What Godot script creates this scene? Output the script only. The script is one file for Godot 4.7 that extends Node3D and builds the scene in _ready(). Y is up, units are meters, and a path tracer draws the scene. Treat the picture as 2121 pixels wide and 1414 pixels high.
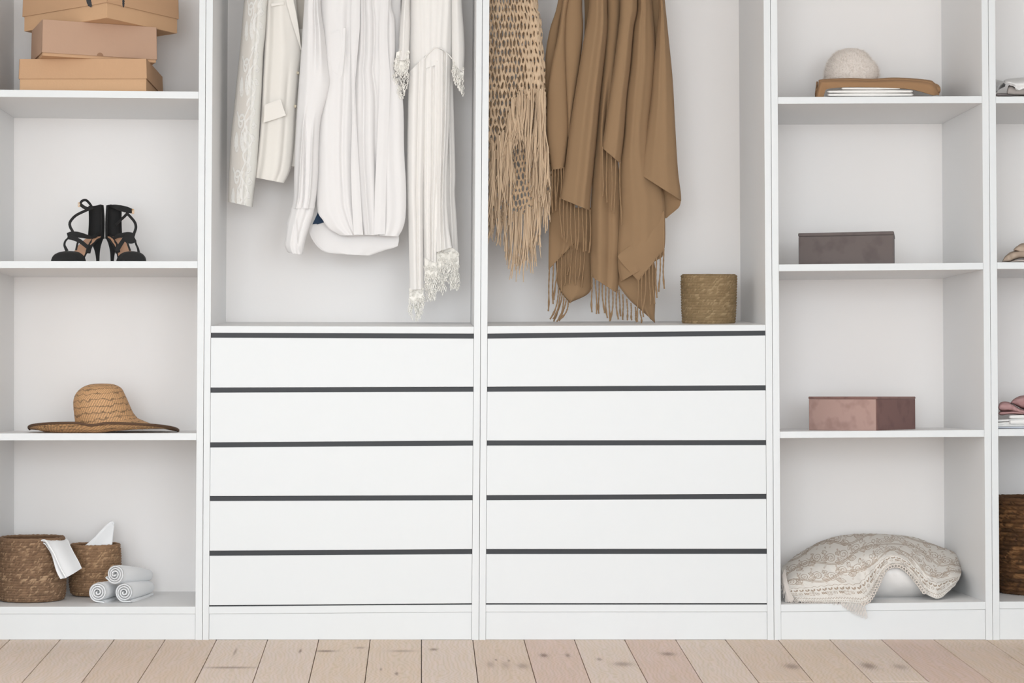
extends Node3D

# Camera numbers, used to turn measurements taken on the photograph into metres (front of the wardrobe is z = 0, floor is y = 0).
const F := 3933.0
const DIST := 5.9
const PX := 870.0
const PY := 707.0
const DEPTH := 0.458
const HT := 2.44
var tilt := atan(113.0 / F)
var eye := Vector3(0, 0, DIST)
var rng := RandomNumberGenerator.new()
var noise := FastNoiseLite.new()
var taken := {}
var M := {}

class Shape:
	var v := PackedVector3Array()
	var uv := PackedVector2Array()
	var c := PackedColorArray()
	var i := PackedInt32Array()

	func vert(p: Vector3, t := Vector2.ZERO, col := Color.WHITE) -> int:
		v.append(p); uv.append(t); c.append(col)
		return v.size() - 1

	func tri(a: int, b: int, d: int) -> void:
		i.append(a); i.append(b); i.append(d)

	func quad(a: int, b: int, d: int, e: int) -> void:
		tri(a, b, d); tri(a, d, e)

	# n x m points, row after row
	func grid(p: PackedVector3Array, n: int, m: int, wrap_n := false, wrap_m := false, flip := false, cols := PackedColorArray(), uvs := PackedVector2Array()) -> int:
		var at0 := v.size()
		for k in n * m:
			var t := uvs[k] if uvs.size() else Vector2(float(k % m) / maxi(m - 1, 1), float(k / m) / maxi(n - 1, 1))
			vert(p[k], t, cols[k] if cols.size() else Color.WHITE)
		for r in (n if wrap_n else n - 1):
			for s in (m if wrap_m else m - 1):
				var a := at0 + r * m + s
				var b := at0 + r * m + (s + 1) % m
				var d := at0 + ((r + 1) % n) * m + (s + 1) % m
				var e := at0 + ((r + 1) % n) * m + s
				if flip: quad(a, e, d, b)
				else: quad(a, b, d, e)
		return at0

	func commit(origin := Vector3.ZERO) -> ArrayMesh:
		var nn := PackedVector3Array(); nn.resize(v.size())
		for k in range(0, i.size(), 3):
			var a := v[i[k]]
			var w := (v[i[k + 2]] - a).cross(v[i[k + 1]] - a)
			nn[i[k]] += w; nn[i[k + 1]] += w; nn[i[k + 2]] += w
		for k in nn.size():
			nn[k] = nn[k].normalized() if nn[k].length_squared() > 1e-20 else Vector3.UP
		if origin != Vector3.ZERO:
			for k in v.size(): v[k] -= origin
		var arr := []; arr.resize(Mesh.ARRAY_MAX)
		arr[Mesh.ARRAY_VERTEX] = v; arr[Mesh.ARRAY_NORMAL] = nn; arr[Mesh.ARRAY_TEX_UV] = uv; arr[Mesh.ARRAY_COLOR] = c; arr[Mesh.ARRAY_INDEX] = i
		var me := ArrayMesh.new()
		me.add_surface_from_arrays(Mesh.PRIMITIVE_TRIANGLES, arr)
		return me

# ---------------------------------------------------------------- nodes
func numbered(called: String) -> String:
	if not taken.has(called):
		taken[called] = 0
		return called
	taken[called] += 1
	return "%s_%03d" % [called, taken[called]]

func tag(o: Node, label := "", category := "", group := "", kind := "") -> Node:
	if label: o.set_meta("label", label)
	if category: o.set_meta("category", category)
	if group: o.set_meta("group", group)
	if kind: o.set_meta("kind", kind)
	return o

func thing(called: String, label: String, category: String, where := Vector3.ZERO, turn := 0.0, group := "") -> Node3D:
	var o := Node3D.new()
	o.name = numbered(called)
	add_child(o, true)
	o.position = where
	o.rotation.y = turn
	tag(o, label, category, group)
	return o

func base_of(o: Node) -> Vector3:   # where an unturned parent stands in the world
	var p := Vector3.ZERO
	while o is Node3D and o != self:
		p += o.position
		o = o.get_parent()
	return p

# Commits a shape as one mesh. World shapes are moved under their parent; local ones stay as they are.
func part(called: String, s: Shape, m: Material, parent: Node, local := false) -> MeshInstance3D:
	var o := MeshInstance3D.new()
	o.name = called if parent != self else numbered(called)
	o.mesh = s.commit(Vector3.ZERO if local or parent == self else base_of(parent))
	o.material_override = m
	parent.add_child(o, true)
	return o

# ---------------------------------------------------------------- measuring
func at(px: float, py: float, z: float) -> Vector3:
	var a := (px - PX) / F
	var b := (PY - py) / F
	var dir := Vector3(a, b * cos(tilt) + sin(tilt), b * sin(tilt) - cos(tilt))
	return eye + dir * ((z - DIST) / dir.z)

func line_x(l: Vector2, py: float) -> float:   # a post edge: x at the top of the photo and at the floor
	return lerpf(l.x, l.y, py / 1325.0)

# a point on a post edge line at height y of the world
func on_line(l: Vector2, y: float, z := 0.0) -> Vector3:
	var py := 1325.0 - y / 0.0015
	for k in 4:
		var p := at(870, py, 0)
		py -= (y - p.y) / 0.0015
	var q := at(line_x(l, py), py, 0)
	return Vector3(q.x, y, z)

# ---------------------------------------------------------------- shapes
# eight corners: index bits x=1, y=2, z=4; bevelled edges
func hexa(s: Shape, p: Array, bev := 0.0012, col := Color.WHITE) -> void:
	var mid := Vector3.ZERO
	for q in p: mid += q / 8.0
	var ids := {}
	for k in 8:
		for axis in 3:
			var q: Vector3 = p[k]
			for other in 3:
				if other == axis: continue
				var e: Vector3 = p[k ^ (1 << other)] - p[k]
				q += e * minf(bev / maxf(e.length(), 1e-6), 0.45)
			ids[k * 3 + axis] = q
	var emit := func(list: Array, out: Vector3):
		var n := []
		for q in list: n.append(s.vert(q, Vector2.ZERO, col))
		var face: Vector3 = (list[2] - list[0]).cross(list[1] - list[0])
		var flip: bool = face.dot(out) < 0
		for k in range(1, n.size() - 1):
			if flip: s.tri(n[0], n[k + 1], n[k])
			else: s.tri(n[0], n[k], n[k + 1])
	for axis in 3:
		var b1 := 1 << ((axis + 1) % 3)
		var b2 := 1 << ((axis + 2) % 3)
		for side in 2:
			var k0 := (1 << axis) * side
			var l := [ids[k0 * 3 + axis], ids[(k0 | b1) * 3 + axis], ids[(k0 | b1 | b2) * 3 + axis], ids[(k0 | b2) * 3 + axis]]
			emit.call(l, (l[0] + l[2]) / 2 - mid)
		# edges along this axis
		var a1 := (axis + 1) % 3
		var a2 := (axis + 2) % 3
		for e in 4:
			var k0: int = (b1 if e & 1 else 0) | (b2 if e & 2 else 0)
			var k1 := k0 | (1 << axis)
			var l := [ids[k0 * 3 + a1], ids[k1 * 3 + a1], ids[k1 * 3 + a2], ids[k0 * 3 + a2]]
			emit.call(l, (l[0] + l[2]) / 2 - mid)
	for k in 8:
		emit.call([ids[k * 3], ids[k * 3 + 1], ids[k * 3 + 2]], ids[k * 3] - mid)

func box(s: Shape, lo: Vector3, hi: Vector3, bev := 0.0012) -> void:
	var p := []
	for k in 8: p.append(Vector3(hi.x if k & 1 else lo.x, hi.y if k & 2 else lo.y, hi.z if k & 4 else lo.z))
	hexa(s, p, bev)

# a board whose front face is measured on the photo: left and right edge lines, heights at the left and right end
func board(s: Shape, l: Vector2, r: Vector2, tl: float, tr: float, bl: float, br: float, zf: float, zb: float, rise := 0.0, bev := 0.0012) -> void:
	var a := at(line_x(l, bl), bl, 0); var b := at(line_x(r, br), br, 0)
	var c := at(line_x(l, tl), tl, 0); var d := at(line_x(r, tr), tr, 0)
	var up := Vector3(0, rise, 0)
	var p := []
	for z in [zb, zf]:
		for q in [a, b, c, d]:
			p.append(Vector3(q.x, q.y, z) + (up if z == zb and (q == c or q == d) else Vector3.ZERO))
	hexa(s, p, bev)

func resample(pts: Array, n: int, straight := false) -> Array:   # n + 1 points, evenly along a smooth curve
	if pts.size() == 1:
		var same := []
		for k in n + 1: same.append(pts[0])
		return same
	var dense := []
	var per := 1 if straight else maxi(4, int(ceil(3.0 * n / (pts.size() - 1))))
	for k in pts.size() - 1:
		var p1: Vector3 = pts[k]; var p2: Vector3 = pts[k + 1]
		var p0: Vector3 = pts[k - 1] if k > 0 else p1 * 2.0 - p2
		var p3: Vector3 = pts[k + 2] if k + 2 < pts.size() else p2 * 2.0 - p1
		for j in per: dense.append(p1.cubic_interpolate(p2, p0, p3, float(j) / per) if not straight else p1)
	dense.append(pts[-1])
	var cum := PackedFloat32Array([0.0])
	for k in range(1, dense.size()): cum.append(cum[k - 1] + maxf((dense[k] - dense[k - 1]).length(), 1e-7))
	var out := []
	var j := 0
	for k in n + 1:
		var w := cum[-1] * k / n
		while j < cum.size() - 2 and cum[j + 1] < w: j += 1
		out.append(dense[j].lerp(dense[j + 1], clampf((w - cum[j]) / (cum[j + 1] - cum[j]), 0, 1)))
	return out

func v3(flat: Array, z: float) -> Array:   # [x, y, x, y ...] on one depth
	var out := []
	for k in range(0, flat.size(), 2): out.append(Vector3(flat[k], flat[k + 1], z))
	return out

func v4(flat: Array) -> Array:   # [x, y, z, x, y, z ...]
	var out := []
	for k in range(0, flat.size(), 3): out.append(Vector3(flat[k], flat[k + 1], flat[k + 2]))
	return out

func none(_s: float, _t: float) -> float: return 0.0

# Cloth through rows of measured points (x, y on the photo, z in metres): s runs along each row, t from row to row. zf pushes it forward.
func cloth(b: Shape, rows: Array, ns: int, nt: int, zf: Callable = none, th := 0.0015, world := false, cf = null) -> void:
	var lines := []
	for r in rows: lines.append(resample(r, ns))
	var p := PackedVector3Array(); p.resize((ns + 1) * (nt + 1))
	for k in ns + 1:
		var col := []
		for l in lines: col.append(l[k])
		var c := resample(col, nt) if rows.size() > 2 else [col[0]]
		for j in nt + 1:
			var q: Vector3 = c[j] if rows.size() > 2 else col[0].lerp(col[1], float(j) / nt)
			var dz: float = zf.call(float(k) / ns, float(j) / nt)
			p[k * (nt + 1) + j] = (q + Vector3(0, 0, dz)) if world else at(q.x, q.y, q.z + dz)
	sheet(b, p, ns + 1, nt + 1, th, cf)

func sheet(b: Shape, p: PackedVector3Array, n: int, m: int, th: float, cf = null) -> void:
	var nn := PackedVector3Array(); nn.resize(n * m)
	var facing := 0.0
	for r in n:
		for s in m:
			var du := p[mini(r + 1, n - 1) * m + s] - p[maxi(r - 1, 0) * m + s]
			var dv := p[r * m + mini(s + 1, m - 1)] - p[r * m + maxi(s - 1, 0)]
			var w := du.cross(dv).normalized()
			nn[r * m + s] = w
			facing += w.z
	var sign_ := 1.0 if facing >= 0 else -1.0
	var q := PackedVector3Array(); q.resize(n * m)
	for k in n * m: q[k] = p[k] - nn[k] * sign_ * th
	var cols := PackedColorArray()
	if cf != null:
		for r in n:
			for s in m: cols.append(cf.call(float(r) / (n - 1), float(s) / (m - 1), p[r * m + s]))
	var fl := sign_ > 0
	var a0 := b.grid(p, n, m, false, false, not fl, cols)
	var b0 := b.grid(q, n, m, false, false, fl, cols)
	var rim := []
	for s in m: rim.append(s)
	for r in range(1, n): rim.append(r * m + m - 1)
	for s in range(m - 2, -1, -1): rim.append((n - 1) * m + s)
	for r in range(n - 2, 0, -1): rim.append(r * m)
	for k in rim.size():
		var x: int = rim[k]; var y: int = rim[(k + 1) % rim.size()]
		if fl: b.quad(a0 + x, a0 + y, b0 + y, b0 + x)
		else: b.quad(a0 + x, b0 + x, b0 + y, a0 + y)

func tube(b: Shape, pts: Array, radii: Array, sides := 6, flat_ := 1.0, col := Color.WHITE, caps := true) -> void:
	var n := pts.size()
	var p := PackedVector3Array()
	var side := Vector3.ZERO
	for k in n:
		var d: Vector3 = (pts[mini(k + 1, n - 1)] - pts[maxi(k - 1, 0)]).normalized()
		if k == 0: side = d.cross(Vector3(0.13, 0.21, 1)).normalized()
		side = (side - d * side.dot(d)).normalized()
		var up := d.cross(side)
		var r: float = radii[mini(k, radii.size() - 1)]
		for j in sides:
			var a := TAU * j / sides
			p.append(pts[k] + side * cos(a) * r + up * sin(a) * r * flat_)
	var cols := PackedColorArray()
	for k in p.size(): cols.append(col)
	var at0 := b.grid(p, n, sides, false, true, false, cols)
	if caps:
		var c0 := b.vert(pts[0], Vector2.ZERO, col)
		var c1 := b.vert(pts[-1], Vector2.ZERO, col)
		for j in sides:
			b.tri(at0 + (j + 1) % sides, at0 + j, c0)
			b.tri(at0 + (n - 1) * sides + j, at0 + (n - 1) * sides + (j + 1) % sides, c1)

# a flat strap through world points; face gives the direction its wide side looks
func ribbon(b: Shape, pts: Array, width: Array, thick: float, face: Array) -> void:
	var n := pts.size()
	var p := PackedVector3Array()
	for k in n:
		var d: Vector3 = (pts[mini(k + 1, n - 1)] - pts[maxi(k - 1, 0)]).normalized()
		var t := float(k) / maxi(n - 1, 1) * (face.size() - 1)
		var f: Vector3 = face[int(t)].lerp(face[mini(int(t) + 1, face.size() - 1)], t - int(t))
		f = (f - d * f.dot(d)).normalized()
		var across := d.cross(f)
		t = float(k) / maxi(n - 1, 1) * (width.size() - 1)
		var w := lerpf(width[int(t)], width[mini(int(t) + 1, width.size() - 1)], t - int(t)) / 2
		for q in [[-1, -.6], [-.9, -1], [.9, -1], [1, -.6], [1, .6], [.9, 1], [-.9, 1], [-1, .6]]:
			p.append(pts[k] + across * w * q[0] + f * thick / 2 * q[1])
	var a0 := b.grid(p, n, 8, false, true)
	for e in [0, n - 1]:
		for k in range(1, 7): b.tri(a0 + e * 8, a0 + e * 8 + k, a0 + e * 8 + k + 1)

func smooth3(pts: Array, n: int) -> Array: return resample(pts, n)

# soft folded thing: measured top and bottom outline, depth range, squareness e (small = boxy)
func puff(b: Shape, top: Array, bot: Array, z0: float, z1: float, e := 0.4, amp := 0.0, freq := 30.0, nu := 60, nv := 28, cf = null) -> void:
	var tp := resample(top, nu); var bt := resample(bot, nu)
	var p := PackedVector3Array()
	var cols := PackedColorArray()
	for k in nu + 1:
		var u := float(k) / nu
		var endr := pow(clampf(1.0 - pow(absf(2 * u - 1), 14.0 if e > 0.3 else 60.0), 0.0, 1.0), 0.5) * 0.97 + 0.03
		for j in nv:
			var a := TAU * j / nv
			var cz := signf(cos(a)) * pow(absf(cos(a)), e)
			var cy := signf(sin(a)) * pow(absf(sin(a)), e)
			var z := (z0 + z1) / 2 + (z0 - z1) / 2 * cz * (0.9 + 0.1 * endr)
			var w := 0.5 + 0.5 * cy * endr
			var q: Vector3 = bt[k].lerp(tp[k], w)
			var wp := at(q.x, q.y, z)
			if amp > 0:
				var nz := noise.get_noise_3dv(wp * freq)
				wp += Vector3(0, (cy * 0.5 + 0.5) * nz * amp * 0.5, cz * nz * amp)
			p.append(wp)
			if cf != null: cols.append(cf.call(u, float(j) / nv, wp))
	var a0 := b.grid(p, nu + 1, nv, false, true, true, cols)
	for side in 2:
		var row := a0 + side * nu * nv
		var cm := Vector3.ZERO
		for j in nv: cm += p[side * nu * nv + j] / nv
		var cc := b.vert(cm, Vector2.ZERO, cols[side * nu * nv] if cols.size() else Color.WHITE)
		for j in nv: b.tri(cc, row + j, row + (j + 1) % nv)

# ---------------------------------------------------------------- materials
func mat(rgb: Array, rough := 0.8, more := {}) -> StandardMaterial3D:
	var m := StandardMaterial3D.new()
	m.albedo_color = Color(rgb[0] / 255.0, rgb[1] / 255.0, rgb[2] / 255.0)
	m.roughness = rough
	m.metallic_specular = 0.5
	if more.has("metallic"): m.metallic = more.metallic
	if more.has("vcol"): m.vertex_color_use_as_albedo = true
	if more.has("texture_repeat"): m.texture_repeat = more.texture_repeat
	if more.has("backlight"):
		m.backlight_enabled = true
		m.backlight = more.backlight
	if more.has("rim"):
		m.rim_enabled = true
		m.rim = more.rim
		m.rim_tint = 0.6
	return m

func lin(r: float, g: float, b: float) -> Color: return Color(r / 255.0, g / 255.0, b / 255.0).srgb_to_linear()

func weave_normal(freq: float, seed_: int, bump := 4.0) -> NoiseTexture2D:
	var n := FastNoiseLite.new()
	n.noise_type = FastNoiseLite.TYPE_SIMPLEX
	n.frequency = freq
	n.seed = seed_
	var t := NoiseTexture2D.new()
	t.width = 256; t.height = 256; t.seamless = true; t.as_normal_map = true; t.bump_strength = bump
	t.noise = n
	return t

func bumpy(rgb: Array, rough: float, tex: Texture2D, scale_: float, strength: float, more := {}) -> StandardMaterial3D:
	var m := mat(rgb, rough, more)
	m.normal_enabled = true
	m.normal_texture = tex
	m.normal_scale = strength
	m.uv1_triplanar = true
	m.uv1_world_triplanar = true
	m.uv1_scale = Vector3.ONE * scale_
	return m

# a small painting surface for prints and grain
class Canvas:
	var w: int
	var h: int
	var d := PackedFloat32Array()
	func _init(w_: int, h_: int, c: Color):
		w = w_; h = h_
		d.resize(w * h * 3)
		for k in w * h: d[k * 3] = c.r; d[k * 3 + 1] = c.g; d[k * 3 + 2] = c.b
	func dot(x: float, y: float, r: float, c: Color, a := 1.0) -> void:
		for j in range(maxi(int(y - r - 1), 0), mini(int(y + r + 2), h)):
			for i in range(maxi(int(x - r - 1), 0), mini(int(x + r + 2), w)):
				var k := clampf(r + 0.5 - Vector2(i - x, j - y).length(), 0, 1) * a
				if k > 0:
					var o := (j * w + i) * 3
					d[o] = lerpf(d[o], c.r, k); d[o + 1] = lerpf(d[o + 1], c.g, k); d[o + 2] = lerpf(d[o + 2], c.b, k)
	func stroke(pts: Array, r: float, c: Color, a := 1.0) -> void:
		for k in pts.size() - 1:
			var n := maxi(1, int((pts[k + 1] - pts[k]).length() / maxf(r * 0.7, 0.7)))
			for j in n:
				var q: Vector2 = pts[k].lerp(pts[k + 1], float(j) / n)
				dot(q.x, q.y, r, c, a)
	func spiral(x: float, y: float, r: float, turns: float, a0: float, dir: float, wd: float, c: Color) -> void:
		var pts := []
		for k in 40:
			var t := k / 39.0
			var a := a0 + dir * t * turns * TAU
			pts.append(Vector2(x, y) + Vector2(cos(a), sin(a)) * r * (1 - t * 0.85))
		stroke(pts, wd, c)
	func leaf(x: float, y: float, len_: float, wid: float, a: float, wd: float, c: Color, filled := false) -> void:
		var pts := []
		for k in 17:
			var t := k / 8.0
			var u := t if t <= 1 else 2 - t
			var off := sin(u * PI) * wid * (1.0 if t <= 1 else -1.0)
			pts.append(Vector2(x, y) + Vector2(u * len_, off).rotated(a))
		stroke(pts, wd, c)
		if filled:
			for k in 6: stroke([Vector2(x, y) + Vector2(len_ * (k + .5) / 6, sin((k + .5) / 6 * PI) * wid).rotated(a), Vector2(x, y) + Vector2(len_ * (k + .5) / 6, -sin((k + .5) / 6 * PI) * wid).rotated(a)], wd * 1.4, c)
	func texture() -> ImageTexture:
		var by := PackedByteArray(); by.resize(w * h * 3)
		for k in w * h * 3: by[k] = int(clampf(d[k], 0, 1) * 255.0 + 0.5)
		return ImageTexture.create_from_image(Image.create_from_data(w, h, false, Image.FORMAT_RGB8, by))

func _ready() -> void:
	# ------------------------------------------------------------ camera, sky, light, exposure
	eye.y = -at(870, 1325, 0).y
	var cam := Camera3D.new()
	cam.name = "camera"
	cam.projection = Camera3D.PROJECTION_FRUSTUM
	cam.keep_aspect = Camera3D.KEEP_HEIGHT
	cam.near = 0.1
	cam.far = 60.0
	cam.size = 0.1 * 1414.0 / F
	cam.frustum_offset = Vector2(0.1 * (1060.5 - PX) / F, 0)
	cam.position = eye
	cam.rotation.x = tilt
	add_child(cam)
	cam.current = true
	var env := Environment.new()
	env.background_mode = Environment.BG_SKY
	var sky := Sky.new()
	var sm := ProceduralSkyMaterial.new()
	sm.sky_top_color = Color(0.80, 0.88, 0.97)
	sm.sky_horizon_color = Color(0.96, 0.97, 0.98)
	sm.ground_horizon_color = Color(0.86, 0.85, 0.82)
	sm.ground_bottom_color = Color(0.62, 0.60, 0.57)
	sm.sky_energy_multiplier = SKY_ENERGY
	sm.ground_energy_multiplier = SKY_ENERGY * 0.7
	sky.sky_material = sm
	env.sky = sky
	env.tonemap_mode = Environment.TONE_MAPPER_LINEAR
	env.tonemap_exposure = EXPOSURE
	env.sdfgi_enabled = true
	env.ssao_enabled = true
	env.ssil_enabled = true
	var we := WorldEnvironment.new()
	we.name = "world_environment"
	we.environment = env
	add_child(we)
	# area lamps standing in for daylight at unseen windows; side ones added to balance light
	for w in WINDOWS:
		var a := AreaLight3D.new()
		a.name = numbered("unseen_window_light")
		add_child(a, true)
		a.area_size = Vector2(w[3] - w[2], w[5] - w[4])
		a.light_color = Color(0.94, 0.973, 1.0)
		a.light_energy = w[6]
		a.shadow_enabled = true
		a.area_range = 20.0
		a.area_attenuation = 2.0
		var mid := Vector2((w[2] + w[3]) / 2, (w[4] + w[5]) / 2)
		if w[0] == "back":
			a.position = Vector3(mid.x, mid.y, w[1] - 0.06)
		elif w[0] == "left":
			a.position = Vector3(w[1] + 0.06, mid.y, mid.x)
			a.rotation.y = -PI / 2
		else:
			a.position = Vector3(w[1] - 0.06, mid.y, mid.x)
			a.rotation.y = PI / 2
	noise.seed = 5
	noise.frequency = 1.0
	noise.noise_type = FastNoiseLite.TYPE_SIMPLEX
	rng.seed = 42
	materials()
	room()
	wardrobe()
	left_things()
	garments()
	right_things()

const SKY_ENERGY := 1.0
const EXPOSURE := 0.735
const ROOM := [-2.3, 3.3, -0.49, 7.4, 2.66]
# wall, where that wall stands, from, to (along it), sill, head, energy
const WINDOWS := [["back", 7.4, -1.9, 0.2, 0.06, 2.45, 16.0], ["back", 7.4, 0.8, 2.9, 0.06, 2.45, 11.0], ["left", -2.3, 1.6, 4.0, 0.6, 2.4, 3.2], ["right", 3.3, 1.6, 4.0, 0.6, 2.4, 1.6]]  # side windows added to light the fronts more than the interior

func materials() -> void:
	M.laminate = mat([241, 240, 239], 0.45)
	M.front = mat([228, 230, 230], 0.45)
	M.interior = mat([248, 244, 241], 0.6)
	M.black = mat([38, 40, 44], 0.5)
	M.plaster = mat([248, 246, 243], 0.9)
	M.trim = mat([240, 240, 238], 0.5)
	M.steel = mat([190, 190, 192], 0.3, {"metallic": 1.0})
	M.fine = weave_normal(0.12, 3)
	M.soft = weave_normal(0.04, 7)

func floor_z(py: float) -> float:
	var b := (PY - py) / F
	var dy := b * cos(tilt) + sin(tilt)
	var dz := b * sin(tilt) - cos(tilt)
	return DIST + dz * (-eye.y / dy)

func room() -> void:
	var x0: float = ROOM[0]; var x1: float = ROOM[1]; var z0: float = ROOM[2]; var z1: float = ROOM[3]; var h: float = ROOM[4]
	var s := Shape.new()
	box(s, Vector3(x0 - .2, 0, z0 - .2), Vector3(x1 + .2, h, z0), 0)
	tag(part("wall_back", s, M.plaster, self), "plain white wall behind the wardrobe", "", "", "structure")
	s = Shape.new(); box(s, Vector3(x0 - .2, h, z0 - .2), Vector3(x1 + .2, h + .2, z1 + .2), 0)
	tag(part("ceiling", s, M.plaster, self), "plain white ceiling over the room", "", "", "structure")
	# three walls with window openings: behind the camera and at either side
	for side in ["left", "right", "back"]:
		s = Shape.new()
		var cut := [x0] if side == "back" else [z0]
		for w in WINDOWS:
			if w[0] == side: cut.append_array([w[2], w[3]])
		cut.append(x1 if side == "back" else z1 + .2)
		var across := func(sh: Shape, a: float, b: float, y0: float, y1: float, near: float, far: float, bev: float):
			if side == "back": box(sh, Vector3(a, y0, z1 + near), Vector3(b, y1, z1 + far), bev)
			elif side == "left": box(sh, Vector3(x0 - far, y0, a), Vector3(x0 - near, y1, b), bev)
			else: box(sh, Vector3(x1 + near, y0, a), Vector3(x1 + far, y1, b), bev)
		for k in range(0, cut.size(), 2): across.call(s, cut[k], cut[k + 1], 0.0, h, 0.0, 0.2, 0.0)
		for w in WINDOWS:
			if w[0] == side:
				across.call(s, w[2], w[3], 0.0, w[4], 0.0, 0.2, 0.0)
				across.call(s, w[2], w[3], w[5], h, 0.0, 0.2, 0.0)
		tag(part("wall_front" if side == "back" else "wall_" + side, s, M.plaster, self), "white wall with window openings, %s the wardrobe" % {"back": "facing", "left": "at the left end of", "right": "at the right end of"}[side], "", "", "structure")
		var n := 0
		for w in WINDOWS:
			n += 1
			if w[0] != side: continue
			s = Shape.new()
			for x in [w[2] + .03, (w[2] + w[3]) / 2, w[3] - .03]: across.call(s, x - .03, x + .03, w[4], w[5], .1, .15, .003)
			for y in [w[4] + .03, w[5] - .03]: across.call(s, w[2], w[3], y - .03, y + .03, .1, .15, .003)
			tag(part("window_%d" % n, s, M.trim, self), "unseen white window frame in the wall %s the wardrobe" % {"back": "facing", "left": "left of", "right": "right of"}[side], "", "", "structure")
	boards(x0, x1, z0, z1)

func boards(x0: float, x1: float, z0: float, z1: float) -> void:
	var fl := Node3D.new()
	fl.name = "floor"
	add_child(fl)
	tag(fl, "pale knotty pine plank floor in front of the wardrobe", "", "", "structure")
	var s := Shape.new()
	box(s, Vector3(x0, -.12, z0), Vector3(x1, -.022, z1), 0)
	part("subfloor", s, mat([60, 46, 38], 0.9), fl)
	# joints measured at the wardrobe (first) and at the lower edge of the photo (second)
	var top := [-628, -521, -414, -300, -194, -87, 19.8, 124, 236, 341.6, 448, 554, 660, 766.7, 873, 979.5, 1085.5, 1190, 1294, 1400, 1503, 1612, 1719.5, 1826.6, 1935, 2044, 2150, 2257, 2364, 2470]
	var bot := [-790, -670, -552, -434, -316, -198, -75, 44.5, 168, 284.5, 403, 523, 639, 755.4, 873, 990.4, 1111, 1224, 1342, 1456, 1573, 1687, 1808, 1927, 2056, 2175, 2293, 2411, 2530, 2648]
	var knots := {8: [[162, 1410, 9, 4, .9]], 10: [[488, 1349, 3, 8, .35], [476, 1382, 55, 2.2, .4]], 11: [[624, 1348, 2.5, 4, .6]], 12: [[674, 1348, 22, 2, .55], [747, 1341, 11, 2.2, .3]], 13: [[822, 1395, 4, 3.5, .5], [835, 1348, 26, 2.5, .25], [788, 1386, 2.5, 3, .4]],
		14: [[898, 1344.5, 9, 2.6, .5]], 15: [[1084, 1379, 12, 6, .3], [1015, 1376, 9, 7, .22], [1048, 1377, 10, 8, .2], [1027, 1366, 2.5, 2, .5], [1055, 1368, 2.5, 2, .5]], 16: [[1127, 1357, 9, 4, .6], [1178, 1357, 5, 4, .45]], 17: [[1291, 1375, 21, 5, .35], [1241, 1365, 6, 3, .4]], 18: [[1386, 1354, 14, 4, .45]],
		20: [[1643, 1380, 16, 6, .4]], 22: [[1798, 1379, 16, 7, .45], [1866, 1381, 16, 6, .25]], 24: [[2112, 1361, 16, 3, .6]]}
	var tones := [0, 2, 1, 0, 2, 1, 0, 0, 1, 1, 0, 0, 2, 2, 0, 1, 3, 0, 3, 0, 1, 2, 0, 3, 1, 2, 0, 2, 1, 0]
	var cols := [lin(230, 210, 196), lin(226, 203, 186), lin(229, 207, 189), lin(224, 197, 183)]
	var zb := floor_z(1414.0)
	var g := FastNoiseLite.new(); g.seed = 11; g.frequency = 1.0; g.noise_type = FastNoiseLite.TYPE_SIMPLEX
	for k in top.size() - 1:
		var ends := [z0, floor_z(1410.5) if k in [20, 22] else floor_z(1417.5)]
		var far_end: float = ends[1]
		var base: Color = cols[tones[k]]
		var cv := Canvas.new(96, 400, base)
		grain(cv, g, base, k)
		for q in knots.get(k, []):
			var z := floor_z(q[1])
			var l := lerpf(top[k], bot[k], (q[1] - 1325.0) / 89.0); var r := lerpf(top[k + 1], bot[k + 1], (q[1] - 1325.0) / 89.0)
			var cx: float = 96.0 * (q[0] - l) / (r - l)
			var cy: float = 400.0 * (z - z0) / (far_end - z0)
			var rx: float = 96.0 * q[2] / (r - l)
			var ry: float = 400.0 * (floor_z(q[1] + q[3]) - z) / (far_end - z0)
			knot(cv, cx, cy, rx, ry, q[4])
		var m := mat([255, 255, 255], 0.62, {"texture_repeat": false})
		m.albedo_texture = cv.texture()
		var edge := func(px_top: float, px_bot: float, z: float) -> float:
			var a := at(px_top, 1325, 0).x
			var b := at(px_bot, 1414, zb).x
			return lerpf(a, b, z / zb)
		plank(fl, m, edge.call(top[k], bot[k], z0), edge.call(top[k + 1], bot[k + 1], z0), edge.call(top[k], bot[k], far_end), edge.call(top[k + 1], bot[k + 1], far_end), z0, far_end, 0.0006 * rng.randf())
		# the next length of board, towards the camera
		var xa: float = edge.call(top[k], bot[k], far_end); var xb: float = edge.call(top[k + 1], bot[k + 1], far_end)
		var m2 := mat([255, 255, 255], 0.62, {"texture_repeat": false})
		m2.albedo_texture = m.albedo_texture
		if k % 3 == 0: m2.albedo_color = Color(0.97, 0.96, 0.95)
		var z := far_end
		for j in 3:
			var to := z + (2.2 if j < 2 else 9.0)
			to = minf(to, z1)
			if to - z > 0.1: plank(fl, m2, xa, xb, xa, xb, z, to, 0.0006 * rng.randf())
			z = to

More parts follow.
